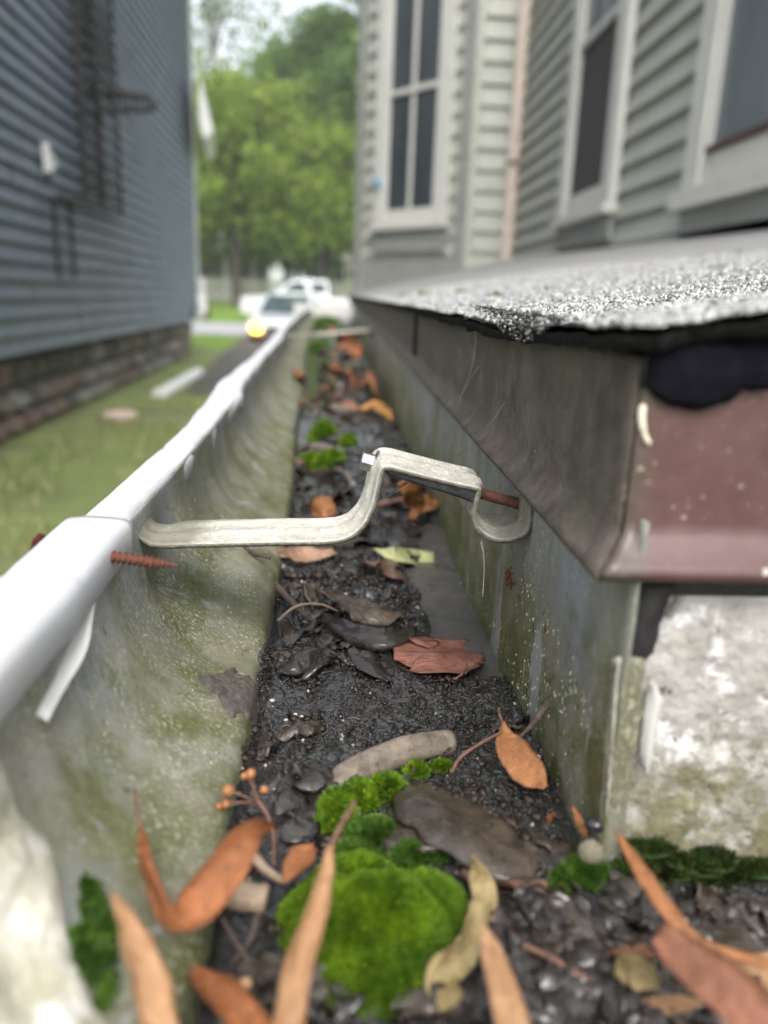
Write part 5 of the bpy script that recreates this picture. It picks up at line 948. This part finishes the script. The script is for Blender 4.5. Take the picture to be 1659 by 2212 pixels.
twig('twig', 'pale bent stick at the foot of the seed stalk', py_((548, 1850, .150), (575, 1880, .147), (615, 1905, .144)), [.0012, .0011, .0008], WOOD)
twig('twig', 'curved dark stem arching over the near mud under the orange leaves', py_((430, 2112, .128), (500, 2080, .130), (540, 2030, .131), (560, 1960, .134)), [.0006, .0007, .0006], BARK)
twig('twig', 'dark thin stem lying behind the slim tan leaf', py_((480, 1985, .136), (520, 2050, .130), (560, 2105, .126)), [.0006, .0006, .0005], BARK)
twig('twig', 'pink brown bare stalk lying on the near mud at lower right', [onmud(1130, 2040, .003), onmud(1200, 2075, .004), onmud(1280, 2120, .003)], [.0006, .0007, .0004], STEMM)
twig('twig', 'yellow grass stalk upright in the far gutter', [onmud(728, 852, .0), onmud(727, 835, .012), onmud(722, 822, .02)], [.0012, .0012, .0008], simple('yellow_stalk', (.45, .42, .12), .6))
sc = thing('seed_stalk', onmud(560, 1800), 'reddish branching seed stalk with round brown berries beside the left wall', 'seed stalk')
def st(name, pts, r, parent=sc, mat=STEMM): m = MB(); m.tube(crom(pts, 16), r, 6); return m.build(name, mat, parent, smooth=True)
st('main_stem', py_((592, 1872, .150), (590, 1800, .155), (575, 1755, .158), (556, 1728, .160), (548, 1700, .163), (540, 1672, .165)), .0005)
berries = [((492, 1708), .0015), ((488, 1737), .0010), ((474, 1742), .0010), ((542, 1671), .0012), ((528, 1676), .0009), ((571, 1706), .0011)]
for (bx, by), br in berries:
    c = P(bx, by, Y=.162); j = P(545 if by < 1700 else 556, 1700 if by < 1700 else 1738, Y=.1615)
    st('side_stem', [j, (j + c) / 2 + np.array([0, 0, .0006]), c], .0003)
    m = MB(); nu_, nv_ = 9, 12; th_ = np.linspace(.02, np.pi - .02, nu_); ph = np.linspace(0, 2 * np.pi, nv_)
    V = np.stack([np.sin(th_)[:, None] * np.cos(ph)[None], np.sin(th_)[:, None] * np.sin(ph)[None], np.cos(th_)[:, None] * np.ones(nv_)[None]], -1) * (br * (1 + .25 * (fbm(np.arange(nu_)[:, None] * 1.3 + 0 * ph[None], ph[None] * 2 + 0 * th_[:, None], 2, 3) - .5)))[..., None]
    obj('berry', V.reshape(-1, 3) + c, gridF(nu_, nv_), m_rust('berry_skin', (.20, .075, .03), (.42, .19, .08), .5) if 'berry_skin' not in bpy.data.materials else bpy.data.materials['berry_skin'], sc)
st('side_stem', [P(556, 1725, Y=.16), P(520, 1735, Y=.161), P(468, 1722, Y=.163)], .00025)
ball('snail_shell', 'tiny shiny black snail at the corner above the green tuft', P(1286, 1781, Y=.152), .0021, simple('black_shell', (.02, .02, .022), .15), (1.3, 1, .9), 'snail')
ball('dried_flower', 'fuzzy round beige seed head at the foot of the corner', P(1276, 1842, Y=.150), .0030, simple('fuzzy_beige', (.25, .23, .16), .9, .4, 900, .001), (1, 1, 1), 'seed pod', 3)
ball('acorn_cap', 'small round tan seed near the bottom edge below the curled orange leaf', P(530, 2125, Y=.116), .0012, simple('tan_seed', (.42, .25, .14), .6), (1, 1, .9), 'seed', 5)
for i, (px, py, r) in enumerate([(588, 1513, .0011), (638, 1543, .0009), (652, 1548, .0008), (618, 1555, .0008), (570, 1240, .0015), (765, 1708, .0008)]):
    ball('pebble', ['largest white pebble at the left edge of the granular mud', 'white pebble right of the largest pebble on the mud', 'white pebble nearest the centre of the granular mud', 'white pebble closest below the other mud pebbles', 'pale pebble stuck by the left wall below the strap', 'tiny cream pebble on the rolled leaf end'][i], onmud(px, py, .0004), r * .72, simple('pebble_%s' % 'abcdef'[i], (.42, .40, .35), .6, .2, 600), (1.2, 1, .7), 'pebble', i)
for i, (pts, lb) in enumerate([(py_((1040, 1168, .247), (1046, 1215, .246), (1043, 1290, .245)), 'fine web strand hanging below the hanger'), ([P(838, 1072, Y=.246), P(880, 1048, Y=.30), P(905, 1030, X=BX)], 'fine web strand from hanger riser to the back wall'), ([P(965, 995, X=BX), P(995, 860, X=.0585), P(1035, 790, X=.0585)], 'fine web strand across the fascia bottom edge'), ([P(985, 980, X=BX), P(1045, 930, X=.0585), P(1090, 870, X=.0585)], 'fine web strand rising right of the hanger plate'), ([P(990, 868, X=.0585), P(1020, 790, X=.0585), P(1030, 700, X=.056)], 'fine web strand up to the ragged roof edge')]):
    m = MB(); m.tube(crom(pts, 12), .00006, 4); m.build('web_strand', simple('silk_%s' % 'abcde'[i], (.8, .8, .8), .4), label=lb, cat='web strand')
# ================================================================== MOSS
def moss(label, lobes, n, mat, blade=.0020, name='moss_clump', cat='moss', up=(0, 0, 1)):
    """lobes: (centre xyz, rx, ry, h)"""
    cs = [np.asarray(l[0]) for l in lobes]; root = thing(name, np.mean(cs, axis=0), label, cat)
    up = np.asarray(up, float); up /= np.linalg.norm(up)
    ax = np.cross((0, 1., 0), up); ax /= np.linalg.norm(ax); ay = np.cross(up, ax); B_ = np.stack([ax, ay, up])
    m = MB()
    for c, rx, ry, h in lobes:
        r_ = np.linspace(0, 1, 8); ph = np.linspace(0, 2 * np.pi, 18); Rr, Ph = np.meshgrid(r_, ph, indexing='ij')
        L = np.stack([Rr * np.cos(Ph) * rx, Rr * np.sin(Ph) * ry, h * (1 - Rr ** 2.2) - .0015], -1).reshape(-1, 3); m.add(np.asarray(c) + L @ B_, gridF(8, 18).tolist())
    m.build('cushion', MOSSB, root, smooth=True)
    A = np.array([l[1] * l[2] for l in lobes]); A = A / A.sum(); pick = rng.choice(len(lobes), n, p=A)
    rr = np.sqrt(rng.random(n)) * 1.05 * (1 + .16 * np.sin(rng.integers(0, 5, n) * 1.3)); ph = rng.uniform(0, 6.283, n); rx = np.array([l[1] for l in lobes])[pick]; ry = np.array([l[2] for l in lobes])[pick]; hh = np.array([l[3] for l in lobes])[pick]; cc = np.array(cs)[pick]
    lump_ = 1 + .26 * (fbm(cc[:, 0] * 900 + rr * np.cos(ph) * 4, rr * np.sin(ph) * 4, 3, 19) - .5) * 2
    p = np.stack([rr * np.cos(ph) * rx, rr * np.sin(ph) * ry, hh * (1 - rr ** 2.2) * lump_], -1)
    nr = np.stack([rr * np.cos(ph) / np.maximum(rx, 1e-4) * hh * 1.6, rr * np.sin(ph) / np.maximum(ry, 1e-4) * hh * 1.6, np.ones(n) * .8], -1); nr /= np.linalg.norm(nr, axis=1)[:, None]
    P0 = cc + p @ B_; Nr = nr @ B_
    Vs = []; q = 5
    for j in range(q):
        d = Nr + rng.normal(0, .55, (n, 3)); d /= np.linalg.norm(d, axis=1)[:, None]; w = np.cross(d, rng.normal(0, 1, (n, 3))); w /= np.linalg.norm(w, axis=1)[:, None] + 1e-9
        L = blade * rng.uniform(.6, 1.3, (n, 1)); b0 = P0 - Nr * .0004
        Vs.append(np.stack([b0 - w * L * .10, b0 + w * L * .10, b0 + d * L * .55 + w * L * .16, b0 + d * L, b0 + d * L * .55 - w * L * .16], 1))
    V = np.stack(Vs, 1).reshape(-1, 3); Fc = []
    m_ = n * q; idx = np.arange(m_)[:, None] * 5
    tri = np.concatenate([idx + np.array([[0, 1, 2]]), idx + np.array([[0, 2, 4]]), idx + np.array([[4, 2, 3]])], 0)
    obj('fronds', V, tri, mat, root, smooth=False, kind='stuff'); return root
def om(px, py, dz=-.0005): return onmud(px, py, dz)
moss('big bright green moss mound at the front centre behind the slim tan leaf', [(om(810, 2010), .0150, .0125, .0120), (om(705, 1985), .0105, .010, .008), (om(915, 1970), .0105, .0100, .008), (om(800, 2120), .013, .007, .007), (om(770, 1910), .011, .008, .0065), (om(860, 2060), .011, .008, .009), (om(805, 2015), .0175, .0135, .0115)], 26000, MOSS, .0014)
moss('bright moss tuft ridge just below the rolled up leaf', [(om(728, 1765), .0055, .007, .006), (om(775, 1735), .0055, .006, .006), (om(835, 1722), .0065, .005, .006)], 2200, MOSS)
moss('darker green moss pad between the tuft ridge and the big mound', [(om(805, 1815), .0085, .006, .0045), (om(765, 1850), .006, .004, .003)], 1800, MOSSD)
moss('small oblong moss strip right of the darker moss pad', [(om(900, 1850), .006, .0035, .003), (om(955, 1840), .0055, .003, .003)], 1200, MOSSD)
moss('deep green moss tuft at the corner under the seed head', [(om(1265, 1895, .002), .0055, .0045, .004), (om(1230, 1905, .001), .004, .003, .003)], 1300, MOSSD)
moss('tiny round moss tuft sitting on the dark clump below the strap', [(om(712, 1302, .001), .0042, .0042, .005)], 700, MOSSD, .0018)
moss('tiny sprig of moss behind the rolled leaf near the orange propped leaf', [(om(900, 1668), .003, .003, .002), (om(955, 1662), .003, .002, .002)], 420, MOSS)
moss('oblong moss patch in the middle distance beyond the hanger screw', [(om(672, 1006), .014, .013, .010), (om(715, 1004), .014, .013, .011)], 1600, MOSS, .0026)
moss('small moss patch on the mauve leaf further up the gutter', [(om(700, 945), .014, .014, .014)], 900, MOSS, .0030)
moss('little moss dab right of the small far patch', [(om(752, 958), .008, .01, .008)], 400, MOSS, .0028)
moss('far moss heap in front of the white end piece', [(om(705, 700, .0), .055, .2, .03)], 900, MOSSD, .008)
moss('faint moss dab beyond the orange heap under the second hanger', [(om(690, 752), .03, .05, .012)], 500, MOSSD, .005)
wq = [wallpt(.60, .1165), wallpt(.635, .1125), wallpt(.57, .122), wallpt(.66, .1065), wallpt(.62, .119), wallpt(.585, .113), wallpt(.55, .125), wallpt(.655, .118), wallpt(.61, .108)]
moss('shaggy green moss growing on the left wall beside the sealant edge', [(w_, rng.uniform(.0014, .0034), rng.uniform(.0014, .0034), .0001) for w_ in wq], 420, MOSSD, .0024, up=(.8, 0, .6))
lw = [(P(1335 + i * 15 + rng.normal(0, 5), 1868 + i * 1.5 + rng.normal(0, 20), Y=.1495), rng.uniform(.0025, .0055), rng.uniform(.0015, .0035), rng.uniform(.0001, .0006)) for i in range(23)]
moss('dark moss band growing along the foot of the white lichened wall', lw, 2200, m_moss('shade_moss', (.022, .035, .008), (.08, .11, .025)), 0.0017)
m = MB(); m.tube(crom(py_((1389, 872, DY - .0012), (1386, 905, DY - .0014), (1392, 938, DY - .0012), (1404, 962, DY - .0010)), 14), [.0003] + [.0008] * 7 + [.0006] * 5 + [.0002], 6); m.build('caulk_string', simple('yellowed_caulk', (.62, .58, .46), .5), smooth=True, label='pale curl of caulk stuck on the roof corner edge', cat='caulk')
